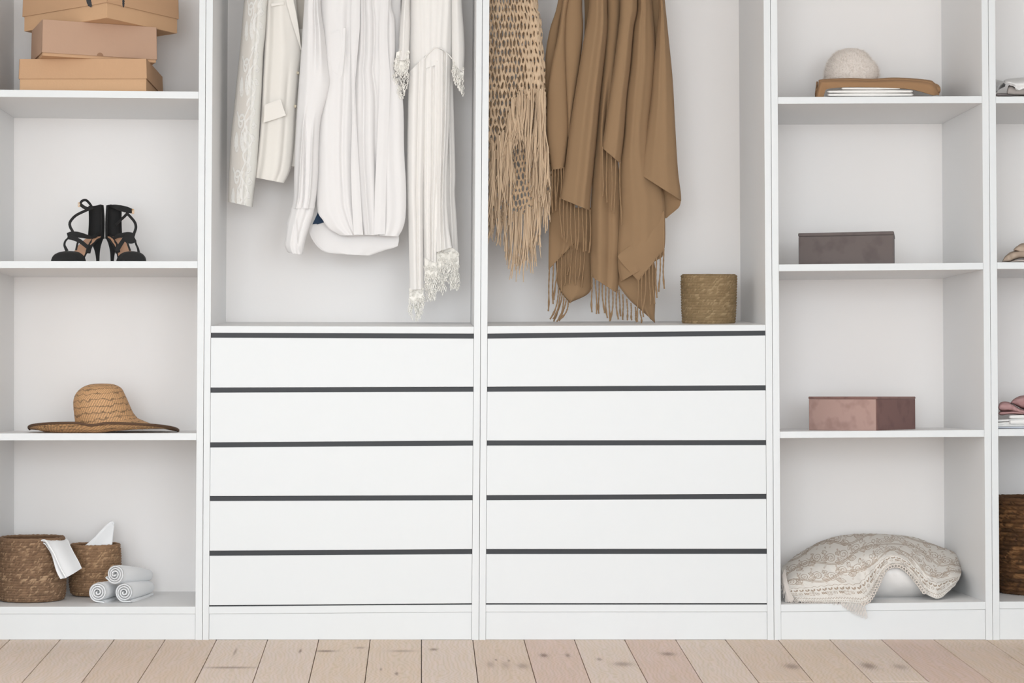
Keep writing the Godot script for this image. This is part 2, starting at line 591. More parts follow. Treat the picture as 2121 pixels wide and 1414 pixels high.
func plank(fl: Node, m: Material, a: float, b: float, c: float, d: float, za: float, zb: float, lift: float) -> void:
	var s := Shape.new()
	var g := 0.0011
	var lo := -0.022
	var e := 0.0012
	var ring := [Vector3(a + g, lo, za + g), Vector3(b - g, lo, za + g), Vector3(d - g, lo, zb - g), Vector3(c + g, lo, zb - g)]
	var up := [Vector3(a + g, lift - e, za + g), Vector3(b - g, lift - e, za + g), Vector3(d - g, lift - e, zb - g), Vector3(c + g, lift - e, zb - g)]
	var face := [Vector3(a + g + e, lift, za + g + e), Vector3(b - g - e, lift, za + g + e), Vector3(d - g - e, lift, zb - g - e), Vector3(c + g + e, lift, zb - g - e)]
	var uvs := [Vector2(0, 0), Vector2(1, 0), Vector2(1, 1), Vector2(0, 1)]
	var f := []
	for k in 4: f.append(s.vert(face[k], uvs[k]))
	s.quad(f[0], f[1], f[2], f[3])
	for k in 4:
		var n := (k + 1) % 4
		for pair in [[face, up], [up, ring]]:
			var q := [s.vert(pair[0][k], uvs[k]), s.vert(pair[0][n], uvs[n]), s.vert(pair[1][n], uvs[n]), s.vert(pair[1][k], uvs[k])]
			s.quad(q[0], q[3], q[2], q[1])
	part("plank", s, m, fl)

func grain(cv: Canvas, g: FastNoiseLite, base: Color, k: int) -> void:
	var heart := 20.0 + 24.0 * fposmod(k * 0.37, 1.0)
	for j in cv.h:
		var drift := g.get_noise_2d(j * 0.006, k * 9.1) * 18.0
		for i in cv.w:
			var x := i * 0.667 + drift - heart
			var ring := sqrt(x * x * 0.9 + pow(12.0 * g.get_noise_2d(j * 0.006 + 40, k * 5.3), 2.0))
			var w := sin(ring * 1.35 + g.get_noise_2d(i * 0.05, j * 0.006 + k * 31.0) * 1.6)
			var v := 1.0 + 0.055 * pow(0.5 + 0.5 * w, 3.0) * -1.6 + 0.05 * g.get_noise_2d(i * 0.11 + k * 77.0, j * 0.008) + 0.018 * g.get_noise_2d(i * 0.9, j * 0.02 + k * 13.0)
			var warm := 0.03 * g.get_noise_2d(i * 0.05 + 300.0, j * 0.01 + k * 17.0)
			var o := (j * cv.w + i) * 3
			cv.d[o] = base.r * (v + warm * 0.4); cv.d[o + 1] = base.g * (v - warm * 0.4); cv.d[o + 2] = base.b * (v * v - warm * 1.6)
	for q in cv.d.size(): cv.d[q] = pow(clampf(cv.d[q], 0, 1), 1.0 / 2.2)

func knot(cv: Canvas, cx: float, cy: float, rx: float, ry: float, dark: float) -> void:
	var c := Color(0.36, 0.25, 0.19)
	for j in range(maxi(0, int(cy - ry * 2.2)), mini(cv.h, int(cy + ry * 2.2) + 1)):
		for i in range(maxi(0, int(cx - rx * 2.2)), mini(cv.w, int(cx + rx * 2.2) + 1)):
			var r := Vector2((i - cx) / rx, (j - cy) / ry).length() * (1.0 + 0.2 * sin(i * 1.3 + j * 0.7))
			var a := clampf(1.3 - r, 0, 1) * dark + clampf(1.0 - absf(r - 1.5) * 2.2, 0, 1) * 0.1 * dark
			var o := (j * cv.w + i) * 3
			cv.d[o] = lerpf(cv.d[o], c.r, a); cv.d[o + 1] = lerpf(cv.d[o + 1], c.g, a); cv.d[o + 2] = lerpf(cv.d[o + 2], c.b, a)

# ---------------------------------------------------------------- the wardrobe
# post edges: x at the top of the photo, x at the floor
const ZO := Vector2(-51, -51)
const ZI := Vector2(-36, -36)
const AL := Vector2(412.8, 404.3)
const AM := Vector2(426.5, 418.9)
const AR := Vector2(441, 432.3)
const BL := Vector2(986.9, 977)
const BM := Vector2(999.3, 992)
const BR := Vector2(1013.6, 1005.7)
const CL := Vector2(1581.5, 1589.7)
const CM := Vector2(1595.7, 1603.4)
const CR := Vector2(1609.8, 1617.8)
const DL := Vector2(2033, 2042)
const DM := Vector2(2047, 2056.5)
const DR := Vector2(2061.3, 2070.7)
const EL := Vector2(2490, 2499)
const EO := Vector2(2504, 2513)

func upright(u: Node, l: Vector2, r: Vector2) -> void:
	var s := Shape.new()
	var p := []
	for z in [-DEPTH - 0.012, -0.0011]:
		for y in [0.0, HT]:
			p.append(on_line(l, y, z)); p.append(on_line(r, y, z))
	hexa(s, p, 0.0003)
	var side := part("side_panel", s, M.laminate, u)
	s = Shape.new()
	p = []
	for z in [-0.0011, 0.0]:
		for y in [0.0, HT]:
			p.append(on_line(l, y, z)); p.append(on_line(r, y, z))
	hexa(s, p, 0.0006)
	part("edge_band", s, M.front, side)

func cabinet(called: String, label: String, lo: Vector2, li: Vector2, ri: Vector2, ro: Vector2) -> Node3D:
	var a := on_line(lo, 0); var b := on_line(ro, 0)
	var u := thing(called, label, "shelving unit" if called == "shelving_unit" else "wardrobe", Vector3((a.x + b.x) / 2, 0, -DEPTH / 2), 0.0, "open shelving units" if called == "shelving_unit" else "hanging units with drawers")
	var gap := Vector2(0.45, 0.45)
	upright(u, lo + gap, li)
	upright(u, ri, ro - gap)
	var s := Shape.new()
	var p := []
	for z in [-DEPTH - 0.012, -DEPTH]:
		for y in [0.06, HT - 0.02]:
			p.append(on_line(li, y, z)); p.append(on_line(ri, y, z))
	hexa(s, p, 0)
	part("back_panel", s, M.interior, u)
	s = Shape.new()
	p = []
	for z in [-DEPTH, 0.0]:
		for y in [HT - 0.022, HT]:
			p.append(on_line(li, y, z)); p.append(on_line(ri, y, z))
	hexa(s, p, 0.001)
	part("top_panel", s, M.laminate, u)
	return u

func shelf(u: Node, l: Vector2, r: Vector2, h: Array, called := "shelf", zf := -0.0008, rise := 0.0) -> void:
	var s := Shape.new()
	var e := Vector2(0.25, 0.25)
	board(s, l + e, r - e, h[0], h[1], h[2], h[3], zf - 0.0011, -DEPTH, rise, 0.0003)
	var b := part(called, s, M.laminate, u)
	s = Shape.new()
	board(s, l + e, r - e, h[0], h[1], h[2], h[3], zf, zf - 0.0011, 0.0, 0.0006)
	part("edge_band", s, M.front, b)

func kick(u: Node, l: Vector2, r: Vector2, tl: float, tr: float) -> void:
	var s := Shape.new()
	var e := Vector2(0.4, 0.4)
	board(s, l + e, r - e, tl + 0.4, tr + 0.4, 1324.6, 1324.6, -0.003, -0.022, 0, 0.0008)
	part("plinth", s, M.front, u)

func drawer_unit(u: Node, l: Vector2, r: Vector2, tops_l: Array, tops_r: Array, gap_l: float, gap_r: float, foot_l: float, foot_r: float) -> void:
	for k in 5:
		var d := Node3D.new()
		d.name = "drawer"
		u.add_child(d, true)
		d.position = Vector3.ZERO
		var s := Shape.new()
		var e := Vector2(0.45, 0.45)
		var low_l: float = tops_l[k + 1] if k < 4 else gap_l
		var low_r: float = tops_r[k + 1] if k < 4 else gap_r
		board(s, l + e, r - e, tops_l[k] + 10.2, tops_r[k] + 10.2, low_l - 0.2, low_r - 0.2, -0.001, -0.02, 0, 0.0008)
		part("drawer_front", s, M.front, d)
		s = Shape.new()
		board(s, l + Vector2(.2, .2), r - Vector2(.2, .2), tops_l[k], tops_r[k], tops_l[k] + 10.4, tops_r[k] + 10.4, -0.0025, -0.016, 0, 0.0004)
		part("handle_strip", s, M.black, d)
		s = Shape.new()
		var li := at(line_x(l, tops_l[k]) + 9, tops_l[k] + 14, 0)
		var ri := at(line_x(r, low_r) - 9, low_r - 6, 0)
		box(s, Vector3(li.x, ri.y, -DEPTH + .02), Vector3(ri.x, li.y, -0.02), 0.001)
		part("drawer_box", s, M.laminate, d)
	var s2 := Shape.new()
	board(s2, l + Vector2(.2, .2), r - Vector2(.2, .2), gap_l, gap_r, gap_l + 2.6, gap_r + 2.6, -0.008, -0.016, 0, 0)
	part("shadow_gap", s2, M.black, u)
	shelf(u, l, r, [gap_l + 2.6, gap_r + 2.6, foot_l, foot_r], "bottom_panel")
	kick(u, l, r, foot_l, foot_r)

func rail(u: Node, l: Vector2, r: Vector2) -> void:
	var s := Shape.new()
	var a := on_line(l, 2.24, -0.22); var b := on_line(r, 2.24, -0.22)
	tube(s, [a, b], [0.0125], 16)
	part("clothes_rail", s, M.steel, u)

func wardrobe() -> void:
	var u := cabinet("shelving_unit", "white open shelving unit with cardboard boxes, black heels, straw hat and baskets", ZO, ZI, AL, AM)
	shelf(u, ZI, AL, [185.3, 189.5, 200.0, 204.2])
	shelf(u, ZI, AL, [540.3, 540.6, 555.0, 555.0])
	shelf(u, ZI, AL, [897.4, 897.0, 911.8, 911.2])
	shelf(u, ZI, AL, [1256.2, 1256.0, 1271, 1271], "bottom_panel")
	kick(u, ZI, AL, 1271, 1271)
	u = cabinet("wardrobe_unit", "white wardrobe unit with cream and white garments hanging above five drawers", AM, AR, BL, BM)
	shelf(u, AR, BL, [675.0, 676.2, 688.9, 690.7], "counter", -0.0008, 0.031)
	drawer_unit(u, AR, BL, [688.9, 802.7, 916.2, 1027.2, 1140.6], [690.7, 800.8, 912.3, 1025.5, 1137.0], 1253.4, 1249.4, 1271, 1267)
	rail(u, AR, BL)
	u = cabinet("wardrobe_unit", "white wardrobe unit with crochet shawl and camel wrap hanging above five drawers", BM, BR, CL, CM)
	shelf(u, BR, CL, [675.2, 672.4, 690.7, 684.4], "counter", -0.0008, 0.031)
	drawer_unit(u, BR, CL, [690.7, 800.8, 912.3, 1025.5, 1137.0], [684.4, 798.0, 911.4, 1022.8, 1136.5], 1249.4, 1249.2, 1267, 1266.6)
	rail(u, BR, CL)
	u = cabinet("shelving_unit", "white open shelving unit with fluffy hat, two velvet boxes and covered pillow", CM, CR, DL, DM)
	shelf(u, CR, DL, [200.8, 198.9, 214.8, 213.4])
	shelf(u, CR, DL, [547.4, 543.7, 561.6, 558.0])
	shelf(u, CR, DL, [893.7, 890.0, 907.0, 904.6])
	shelf(u, CR, DL, [1251.6, 1246.0, 1266.5, 1261.5], "bottom_panel")
	kick(u, CR, DL, 1266.5, 1261.5)
	u = cabinet("shelving_unit", "white shelving unit at the edge of the frame with knitwear and dark basket", DM, DR, EL, EO)
	shelf(u, DR, EL, [199.8, 199.0, 213.8, 213.0])
	shelf(u, DR, EL, [543.0, 542.0, 556.8, 556.0])
	shelf(u, DR, EL, [888.5, 886.0, 903.0, 900.5])
	shelf(u, DR, EL, [1245.8, 1244.0, 1260.5, 1258.5], "bottom_panel")
	kick(u, DR, EL, 1260.5, 1258.5)

# ---------------------------------------------------------------- cardboard boxes
# local axes: x along the front, y up, z towards the viewer; origin at the middle of the base
func card_box(o: Node3D, w: float, h: float, d: float, lid: float, m: Material, m2: Material) -> void:
	var s := Shape.new()
	box(s, Vector3(-w / 2, 0, -d / 2), Vector3(w / 2, h - 0.004, d / 2), 0.0012)
	# folded corner flaps show as thin proud edges
	for x in [-1, 1]: box(s, Vector3(x * w / 2 - .0012, 0.001, d / 2 - .02), Vector3(x * w / 2 + .0012, h - lid, d / 2 - .0006), 0.0004)
	part("box_base", s, m2, o, true)
	s = Shape.new()
	var e := 0.0022
	var fl := 0.0042
	var p := []
	for z in [-1, 1]:
		for y in [0, 1]:
			for x in [-1, 1]:
				var k := fl if y == 0 else e
				p.append(Vector3(x * (w / 2 + k), h if y else h - lid, z * (d / 2 + k)))
	# lid as a thin shell: top board and four skirts that stand off the base
	var t := 0.0018
	hexa(s, [Vector3(-w / 2 - e, h - t, -d / 2 - e), Vector3(w / 2 + e, h - t, -d / 2 - e), Vector3(-w / 2 - e, h, -d / 2 - e), Vector3(w / 2 + e, h, -d / 2 - e), Vector3(-w / 2 - e, h - t, d / 2 + e), Vector3(w / 2 + e, h - t, d / 2 + e), Vector3(-w / 2 - e, h, d / 2 + e), Vector3(w / 2 + e, h, d / 2 + e)], 0.0007)
	for f in [[0, 1, 2, 3, Vector3(0, 0, t)], [4, 5, 6, 7, Vector3(0, 0, -t)], [0, 4, 2, 6, Vector3(t, 0, 0)], [1, 5, 3, 7, Vector3(-t, 0, 0)]]:
		var q := [p[f[0]], p[f[1]], p[f[2]], p[f[3]], p[f[0]] + f[4], p[f[1]] + f[4], p[f[2]] + f[4], p[f[3]] + f[4]]
		hexa(s, q, 0.0005)
	part("lid", s, m, o, true)

func card(rgb: Array) -> StandardMaterial3D:
	return bumpy(rgb, 0.85, M.soft, 9.0, 0.12)

func boxes() -> void:
	var kraft := card([200, 160, 124])
	var kraft2 := card([208, 168, 130])
	var rose := card([188, 154, 130])
	# lowest: squarely on the shelf
	var zf := -0.055
	var a := at(40.3, 121, zf); var b := at(305.5, 122.6, zf)
	var floor_y := at(200, 187.6, 0).y
	var top_y := (a.y + b.y) / 2
	var w := b.x - a.x - 0.006
	var o := thing("cardboard_box", "lidded kraft cardboard box lowest of the stack, flat on the shelf", "box", Vector3((a.x + b.x) / 2, floor_y + 0.0005, zf - 0.172), -0.012, "cardboard boxes on the top left shelf")
	card_box(o, w, top_y - floor_y, 0.335, 0.0635, kraft, kraft2)
	# middle: turned, rosy, with a thumb notch
	var fl := at(87, 40.3, 0.0); var fr := at(324.6, 57.3, -0.13)
	var dir := Vector3(fr.x - fl.x, 0, fr.z - fl.z)
	var yaw := atan2(-dir.z, dir.x)
	w = dir.length() - 0.006
	var d := 0.195
	var h := (fl.y + fr.y) / 2 - top_y
	var back := Vector3(dir.z, 0, -dir.x).normalized() * -1.0
	if back.z > 0: back = -back
	var mid := (fl + fr) / 2 + back * d / 2
	o = thing("cardboard_box", "rosy brown cardboard box with a thumb notch, middle of the stack", "box", Vector3(mid.x, top_y + 0.0006, mid.z), yaw, "cardboard boxes on the top left shelf")
	card_box(o, w, h, d, 0.104, rose, kraft)
	var nt := Shape.new()   # the half-round notch lets the darker base show
	var p := PackedVector3Array()
	for r in 2:
		for k in 17: p.append(Vector3(-cos(PI * k / 16) * (0.0105 if r == 0 else 0.0001), h - 0.104 + sin(PI * k / 16) * (0.0105 if r == 0 else 0.0001), d / 2 + 0.0046))
	nt.grid(p, 2, 17, false, false, true)
	part("thumb_notch", nt, card([150, 114, 88]), o, true)
	# topmost: a corner points at the viewer
	var c := at(223, 37, 0.02); var l := at(48.4, 64.7, -0.195); var r := at(368, 69.6, -0.236)
	var top2 := top_y + h
	var dx := Vector3(r.x - c.x, 0, r.z - c.z); var dl := Vector3(l.x - c.x, 0, l.z - c.z)
	yaw = atan2(-dx.z, dx.x)
	mid = c + (dx + dl) / 2
	o = thing("cardboard_box", "kraft cardboard box with dark smudges, topmost with a corner pointing forward", "box", Vector3(mid.x, top2 + 0.0008, mid.z), yaw, "cardboard boxes on the top left shelf")
	w = dx.length(); d = dl.length()
	card_box(o, w, 0.155, d, 0.108, kraft, kraft2)
	# dark smudges of paint on the lid
	var inv := o.transform.affine_inverse()
	var blk := mat([58, 58, 60], 0.7)
	for q in [[[[180, -8, 7], [182, -3, 7], [184, 1, 6.5], [187, 5, 6], [189, 9, 6], [191, 12, 4]], true], [[[263, -8, 4], [263, -3, 4], [263, 1, 3.6], [263.5, 5, 3.4], [263.5, 9, 3], [263.5, 12, 2]], false]]:
		var s := Shape.new()
		for k in q[0].size():
			var e: Array = q[0][k]
			var z := -0.02 if not q[1] else -0.02
			var g: Vector3 = inv * at(e[0], e[1], z)
			if q[1]: g.x = -w / 2 - 0.0046
			else: g.z = d / 2 + 0.0046
			var ring := PackedVector3Array()
			for rr in 3:
				for a2 in 14:
					var t := TAU * a2 / 14
					var rad: float = e[2] * 0.0015 * [0.05, 0.8, 1.0][rr] * (1 + 0.2 * sin(t * 3 + k))
					var off := Vector3(0, sin(t) * rad, cos(t) * rad) if q[1] else Vector3(cos(t) * rad, sin(t) * rad, 0)
					var push: float = [0.0006, 0.0005, -0.0004][rr]
					ring.append(g + off + (Vector3(-push, 0, 0) if q[1] else Vector3(0, 0, push)))
			s.grid(ring, 3, 14, false, true, q[1])
		part("dark_smudge", s, blk, o, true)

# ---------------------------------------------------------------- black heels
func sole_at(x: float) -> float:   # height of the footbed over its length
	var k := [[-0.006, .099], [0.02, .096], [.045, .088], [.075, .069], [.105, .043], [.135, .02], [.16, .010], [.2, .007], [.246, .007]]
	for j in k.size() - 1:
		if x <= k[j + 1][0]:
			var t := clampf((x - k[j][0]) / (k[j + 1][0] - k[j][0]), 0, 1)
			return lerpf(k[j][1], k[j + 1][1], t * t * (3 - 2 * t) * 0.5 + t * 0.5)
	return .007

func half_width(x: float) -> float:
	var k := [[-0.006, .010], [0.004, .021], [.025, .027], [.06, .026], [.1, .026], [.135, .036], [.17, .0385], [.2, .029], [.225, .018], [.246, .003]]
	for j in k.size() - 1:
		if x <= k[j + 1][0]: return lerpf(k[j][1], k[j + 1][1], clampf((x - k[j][0]) / (k[j + 1][0] - k[j][0]), 0, 1))
	return .003

func shoe(o: Node3D, suede: Material, nude: Material, gold: Material) -> void:
	var plate := func(y0: float, y1: float, grow: float, xa: float, xb: float) -> Shape:
		var s := Shape.new()
		var p := PackedVector3Array()
		for k in 41:
			var x := lerpf(xa, xb, k / 40.0)
			var hw := half_width(x) + grow
			var y := sole_at(x)
			for q in [[-1, y0], [-.96, y1], [0, y1], [.96, y1], [1, y0], [0, y0]]: p.append(Vector3(x, maxf(y + q[1], 0.0005), q[0] * hw))
		var a0 := s.grid(p, 41, 6, false, true)
		for e in [0, 40]:
			for k in range(1, 5): s.tri(a0 + e * 6, a0 + e * 6 + k, a0 + e * 6 + k + 1)
		return s
	part("sole", plate.call(-0.0065, 0.0005, 0.0012, -0.006, 0.246), suede, o, true)
	part("insole", plate.call(0.0004, 0.0018, -0.0015, -0.004, 0.2), nude, o, true)
	# toe cap: a low dome, open at the vamp
	var s := Shape.new()
	var p := PackedVector3Array()
	for k in 25:
		var t := k / 24.0
		var x := lerpf(.136, .2475, t)
		var hw := half_width(minf(x, .246)) + 0.0025
		var hh := 0.037 * sqrt(maxf(1.0 - pow(t, 2.3), 0.0)) + 0.004
		for j in 17:
			var a := PI * j / 16
			p.append(Vector3(x - 0.012 * pow(absf(cos(a)), 2) * (1 - t), 0.0008 + hh * pow(sin(a), 0.8), cos(a) * hw))
	s.grid(p, 25, 17, false, false, true)
	part("toe_cap", s, suede, o, true)
	# tall heel counter wrapped round the back
	s = Shape.new()
	p = PackedVector3Array()
	for side in 2:
		for k in 13:
			var v := k / 12.0
			for j in 25:
				var a := lerpf(-1.75, 1.75, j / 24.0)
				var rx := 0.031 - 0.004 * v - side * 0.0022
				var rz := 0.0275 - 0.002 * v - side * 0.0022
				var x := 0.026 - cos(a) * rx - 0.004 * sin(v * PI) 
				var zz := sin(a) * rz
				var yb := sole_at(maxf(x, -0.006)) - 0.003
				var yt := 0.204 - 0.006 * absf(sin(a))
				p.append(Vector3(x, lerpf(yb, yt, v), zz))
	var q0 := s.grid(p.slice(0, 13 * 25), 13, 25, false, false, true)
	var q1 := s.grid(p.slice(13 * 25), 13, 25)
	for j in 24: s.quad(q0 + 12 * 25 + j, q0 + 12 * 25 + j + 1, q1 + 12 * 25 + j + 1, q1 + 12 * 25 + j)
	for k in 12:
		s.quad(q0 + k * 25, q0 + (k + 1) * 25, q1 + (k + 1) * 25, q1 + k * 25)
		s.quad(q0 + k * 25 + 24, q1 + k * 25 + 24, q1 + (k + 1) * 25 + 24, q0 + (k + 1) * 25 + 24)
	part("heel_counter", s, suede, o, true)
	# slender heel
	s = Shape.new()
	p = PackedVector3Array()
	for k in 21:
		var v := k / 20.0
		var r := lerpf(0.0047, 0.024, pow(v, 3.2)) + 0.003 * v
		var x := 0.012 + 0.012 * v * v
		for j in 16:
			var a := TAU * j / 16
			p.append(Vector3(x + cos(a) * r * (1.0 if cos(a) < 0 else 0.85), lerpf(0.0, 0.094, v) - (0.012 * maxf(cos(a), 0.0) * pow(v, 4.0)), sin(a) * r))
	s.grid(p, 21, 16, false, true)
	var cc := s.vert(Vector3(0.012, 0, 0))
	for j in 16: s.tri(cc, j, (j + 1) % 16)
	part("heel", s, suede, o, true)

func strap(o: Node3D, pts: Array, width: Array, suede: Material, called := "strap") -> void:
	var inv := o.transform.affine_inverse()
	var w := []
	for q in resample(pts, 22):
		var c: Vector3 = at(q.x, q.y, q.z)
		w.append(inv * c)
	var f := (inv.basis * Vector3(0, 0.1, 1)).normalized()
	var s := Shape.new()
	var wide := []
	for q in width: wide.append(q * 1.35)
	ribbon(s, w, wide, 0.0022, [f])
	part(called, s, suede, o, true)

func shoes() -> void:
	var suede := bumpy([30, 29, 29], 0.8, M.soft, 20.0, 0.25, {"rim": 0.25})
	var nude := mat([214, 166, 134], 0.55)
	var gold := mat([222, 178, 128], 0.3, {"metallic": 1.0})
	var y := at(200, 540.4, 0).y + 0.0006
	var pl := at(204.5, 540, -0.27)
	var px := 0.00157
	var o := thing("high_heel", "black suede strappy high heel with its toe pointing left", "shoe", Vector3(pl.x + 0.003, y, -0.27 - 0.009), -2.05, "pair of black heels")
	shoe(o, suede, nude, gold)
	strap(o, v4([193, 434, -.255, 186, 422, -.245, 178, 414.5, -.235, 170, 416, -.225, 166, 422, -.22]), [0.006], suede, "ankle_strap")
	strap(o, v4([166, 423, -.22, 174, 429, -.222, 182, 432, -.228, 190, 431, -.238]), [0.008], suede, "ankle_strap")
	strap(o, v4([192, 430, -.236, 174, 437.5, -.215, 156, 447, -.195, 145, 460, -.175, 145.5, 470, -.17, 150, 478, -.17, 153, 486, -.17]), [0.0065], suede)
	strap(o, v4([139.5, 487, -.155, 150, 484.5, -.155, 170, 487.5, -.17, 186, 491, -.2, 196, 489, -.235, 204, 483, -.26]), [0.011, 0.014, 0.009, 0.007], suede)
	strap(o, v4([140, 490, -.15, 152, 493, -.15, 165, 499, -.155, 177, 508, -.16, 183, 513, -.165]), [0.012, 0.010, 0.009], suede)
	strap(o, v4([142, 492, -.145, 135.5, 499, -.135, 133.5, 507, -.13, 136, 514, -.128, 139, 520, -.128]), [0.004, 0.005, 0.008], suede)
	strap(o, v4([162, 499, -.16, 159.5, 508, -.15, 157.5, 518, -.14]), [0.0045], suede)
	strap(o, v4([199, 490, -.25, 192, 500, -.22, 185, 513, -.18, 182, 524, -.16]), [0.010, 0.012, 0.012], suede)
	var inv := o.transform.affine_inverse()
	var buckle := func(ow: Node3D, x: float, yy: float, z: float, hw: float, hh: float):
		var iv := ow.transform.affine_inverse()
		var s := Shape.new()
		var pts := []
		for q in [[-hw, -hh], [hw, -hh], [hw, hh], [-hw, hh], [-hw, -hh]]: pts.append(iv * at(x + q[0], yy + q[1], z))
		tube(s, resample(pts, 16, true), [0.0011], 6)
		part("buckle", s, gold, ow, true)
	buckle.call(o, 163.5, 424, -.213, 1.6, 4.2)
	o = thing("high_heel", "black suede strappy high heel with its toe pointing right", "shoe", Vector3(at(227.5, 540, -0.27).x + 0.001, y, -0.27 - 0.009), -0.976, "pair of black heels")
	shoe(o, suede, nude, gold)
	strap(o, v4([222, 428, -.28, 236, 427.5, -.26, 248, 430.5, -.235, 262, 434, -.22, 274, 437.5, -.21]), [0.006, 0.009, 0.014, 0.015, 0.011], suede, "ankle_strap")
	strap(o, v4([265, 440, -.213, 258, 448, -.222, 250.5, 455, -.235, 240, 466, -.25]), [0.0065], suede)
	strap(o, v4([262.5, 441, -.213, 271, 450, -.2, 279, 460, -.185, 281.5, 470, -.175, 279, 480, -.17, 275.5, 488, -.165]), [0.0065], suede)
	strap(o, v4([224, 486, -.262, 233, 493.5, -.235, 243, 489, -.2, 256, 486.5, -.17, 268, 486, -.155, 279, 488.5, -.148]), [0.006, 0.008, 0.011, 0.013, 0.012], suede)
	strap(o, v4([256, 490, -.16, 265, 496, -.15, 274, 497, -.146, 280, 494, -.145]), [0.011, 0.016, 0.017, 0.014], suede)
	strap(o, v4([259, 492, -.165, 253, 501, -.165, 246.5, 511, -.16, 242, 519, -.155]), [0.009, 0.010, 0.011], suede)
	strap(o, v4([279, 496, -.14, 282, 506, -.13, 285.5, 514, -.12, 287.5, 523, -.115]), [0.0045, 0.0045, 0.006], suede)
	strap(o, v4([263, 500, -.15, 266, 509, -.14, 269.5, 519, -.13]), [0.0045], suede)
	strap(o, v4([226, 488, -.26, 234, 499, -.225, 241.5, 512, -.19, 244, 523, -.165]), [0.010, 0.012, 0.012], suede)
	buckle.call(o, 275.5, 437.5, -.203, 1.6, 4.4)

# ---------------------------------------------------------------- straw hat
func hat() -> void:
	var y0 := at(215, 896.4, -0.03).y
	var c := at(215, 880, -0.21)
	var o := thing("straw_hat", "wide-brimmed tan straw sun hat with dark bound wavy brim", "hat", Vector3(c.x, y0, c.z))
	# weave: plaited bands sewn in a spiral, with slanting straws
	var cv := Canvas.new(512, 256, Color(0.78, 0.615, 0.45))
	for j in 256:
		for i in 512:
			var v := j / 256.0
			var band := fposmod(v * 11.0 + i / 512.0 + 0.35 * noise.get_noise_2d(i * 0.015, j * 0.03), 1.0)
			var f := 1.0 + 0.17 * sin((i * 0.42 + j * 0.5)) * (0.6 + 0.4 * noise.get_noise_2d(i * 0.03, j * 0.05)) + 0.12 * noise.get_noise_2d(i * 0.12, j * 0.12 + 50)
			if band < 0.17: f *= 0.72 + 0.14 * noise.get_noise_2d(i * 0.4, j * 0.1)
			var q := (j * 512 + i) * 3
			cv.d[q] *= f; cv.d[q + 1] *= f * 0.99; cv.d[q + 2] *= f * 0.97
	var straw := mat([255, 255, 255], 0.7)
	straw.albedo_texture = cv.texture()
	var dark := mat([92, 66, 46], 0.75)
	# crown: rings measured as (height, left, right) with a soft top
	var k := 0.001555
	var prof := [[0.030, -0.089, 0.108], [0.05, -0.093, 0.099], [0.075, -0.0965, 0.087], [0.1, -0.097, 0.076], [0.122, -0.09, 0.066], [0.14, -0.073, 0.056], [0.1505, -0.052, 0.038], [0.1545, -0.03, 0.020], [0.1555, -0.006, -0.004]]
	var s := Shape.new()
	var p := PackedVector3Array()
	var uvs := PackedVector2Array()
	var rows := []
	for r in prof: rows.append(Vector3(r[1], r[0], r[2]))
	var fine := resample(rows, 36)
	for r in fine.size():
		var q: Vector3 = fine[r]
		for j in 64:
			var a := TAU * j / 64
			var rx := (q.z - q.x) / 2; var cx := (q.z + q.x) / 2
			var base := clampf(1.0 - (q.y - 0.03) / 0.03, 0, 1)
			var lift := 0.014 * cos(a) * base   # crown meets the brim higher on the right
			p.append(Vector3(cx + cos(a) * rx, q.y + lift, sin(a) * rx * 0.93))
			uvs.append(Vector2(j / 64.0 * 2.0, r / 36.0 * 0.9))
	s.grid(p, fine.size(), 64, false, true, false, PackedColorArray(), uvs)
	part("crown", s, straw, o, true)
	# brim: inner edge at the crown, a low middle, and a wavy outer edge
	s = Shape.new()
	p = PackedVector3Array(); uvs = PackedVector2Array()
	var rim := []
	var nr := 14
	var bottom := PackedVector3Array()
	for r in nr + 1:
		var v := float(r) / nr
		for j in 96:
			var a := TAU * j / 96
			var ca := cos(a); var sa := sin(a)
			var inner := Vector3(0.0095 + ca * 0.0985, 0.03 + 0.014 * ca, sa * 0.0915)
			var reach := Vector2(ca * 0.239, sa * 0.192)
			# outer height by direction: front is raised, right tip low, left tip a little up
			var fr := maxf(sa, 0.0)
			var e := 0.005 + 0.004 * maxf(-ca, 0) + 0.026 * pow(fr, 0.8) * (1.0 - 0.28 * exp(-pow((ca + 0.03) / 0.12, 2.0))) + 0.02 * maxf(-sa, 0.0) - 0.003 * maxf(ca, 0) * (1 - fr)
			var mid := 0.0042 + 0.011 * maxf(ca, 0.0) + 0.012 * maxf(-sa, 0.0) + 0.006 * maxf(-ca, 0) * (1 - fr)
			var y := lerpf(lerpf(inner.y, mid, v), lerpf(mid, e, v), v) if fr > 0.02 else lerpf(inner.y, e, v) - 0.006 * sin(v * PI)
			var yy := lerpf(lerpf(inner.y, e, v) - 0.006 * sin(v * PI), lerpf(lerpf(inner.y, mid - 0.034 + 0.022 * maxf(ca, 0.0), v), lerpf(mid - 0.034 + 0.022 * maxf(ca, 0.0), e, v), v), smoothstep(0.0, 0.5, fr))
			var q := Vector3(lerpf(inner.x, reach.x, v), maxf(yy, 0.0016), lerpf(inner.z, reach.y, v))
			p.append(q)
			bottom.append(q - Vector3(0, 0.0014, 0))
			uvs.append(Vector2(j / 96.0 * 3.0, v * 0.6))
			if r == nr: rim.append(q)
	s.grid(p, nr + 1, 96, false, true, true, PackedColorArray(), uvs)
	s.grid(bottom, nr + 1, 96, false, true, false, PackedColorArray(), uvs)
	part("brim", s, straw, o, true)
	s = Shape.new()
	rim.append(rim[0])
	tube(s, rim, [0.0042], 7, 0.8)
	part("brim_binding", s, dark, o, true)
	# frayed straw ends under the raised front of the brim
	s = Shape.new()
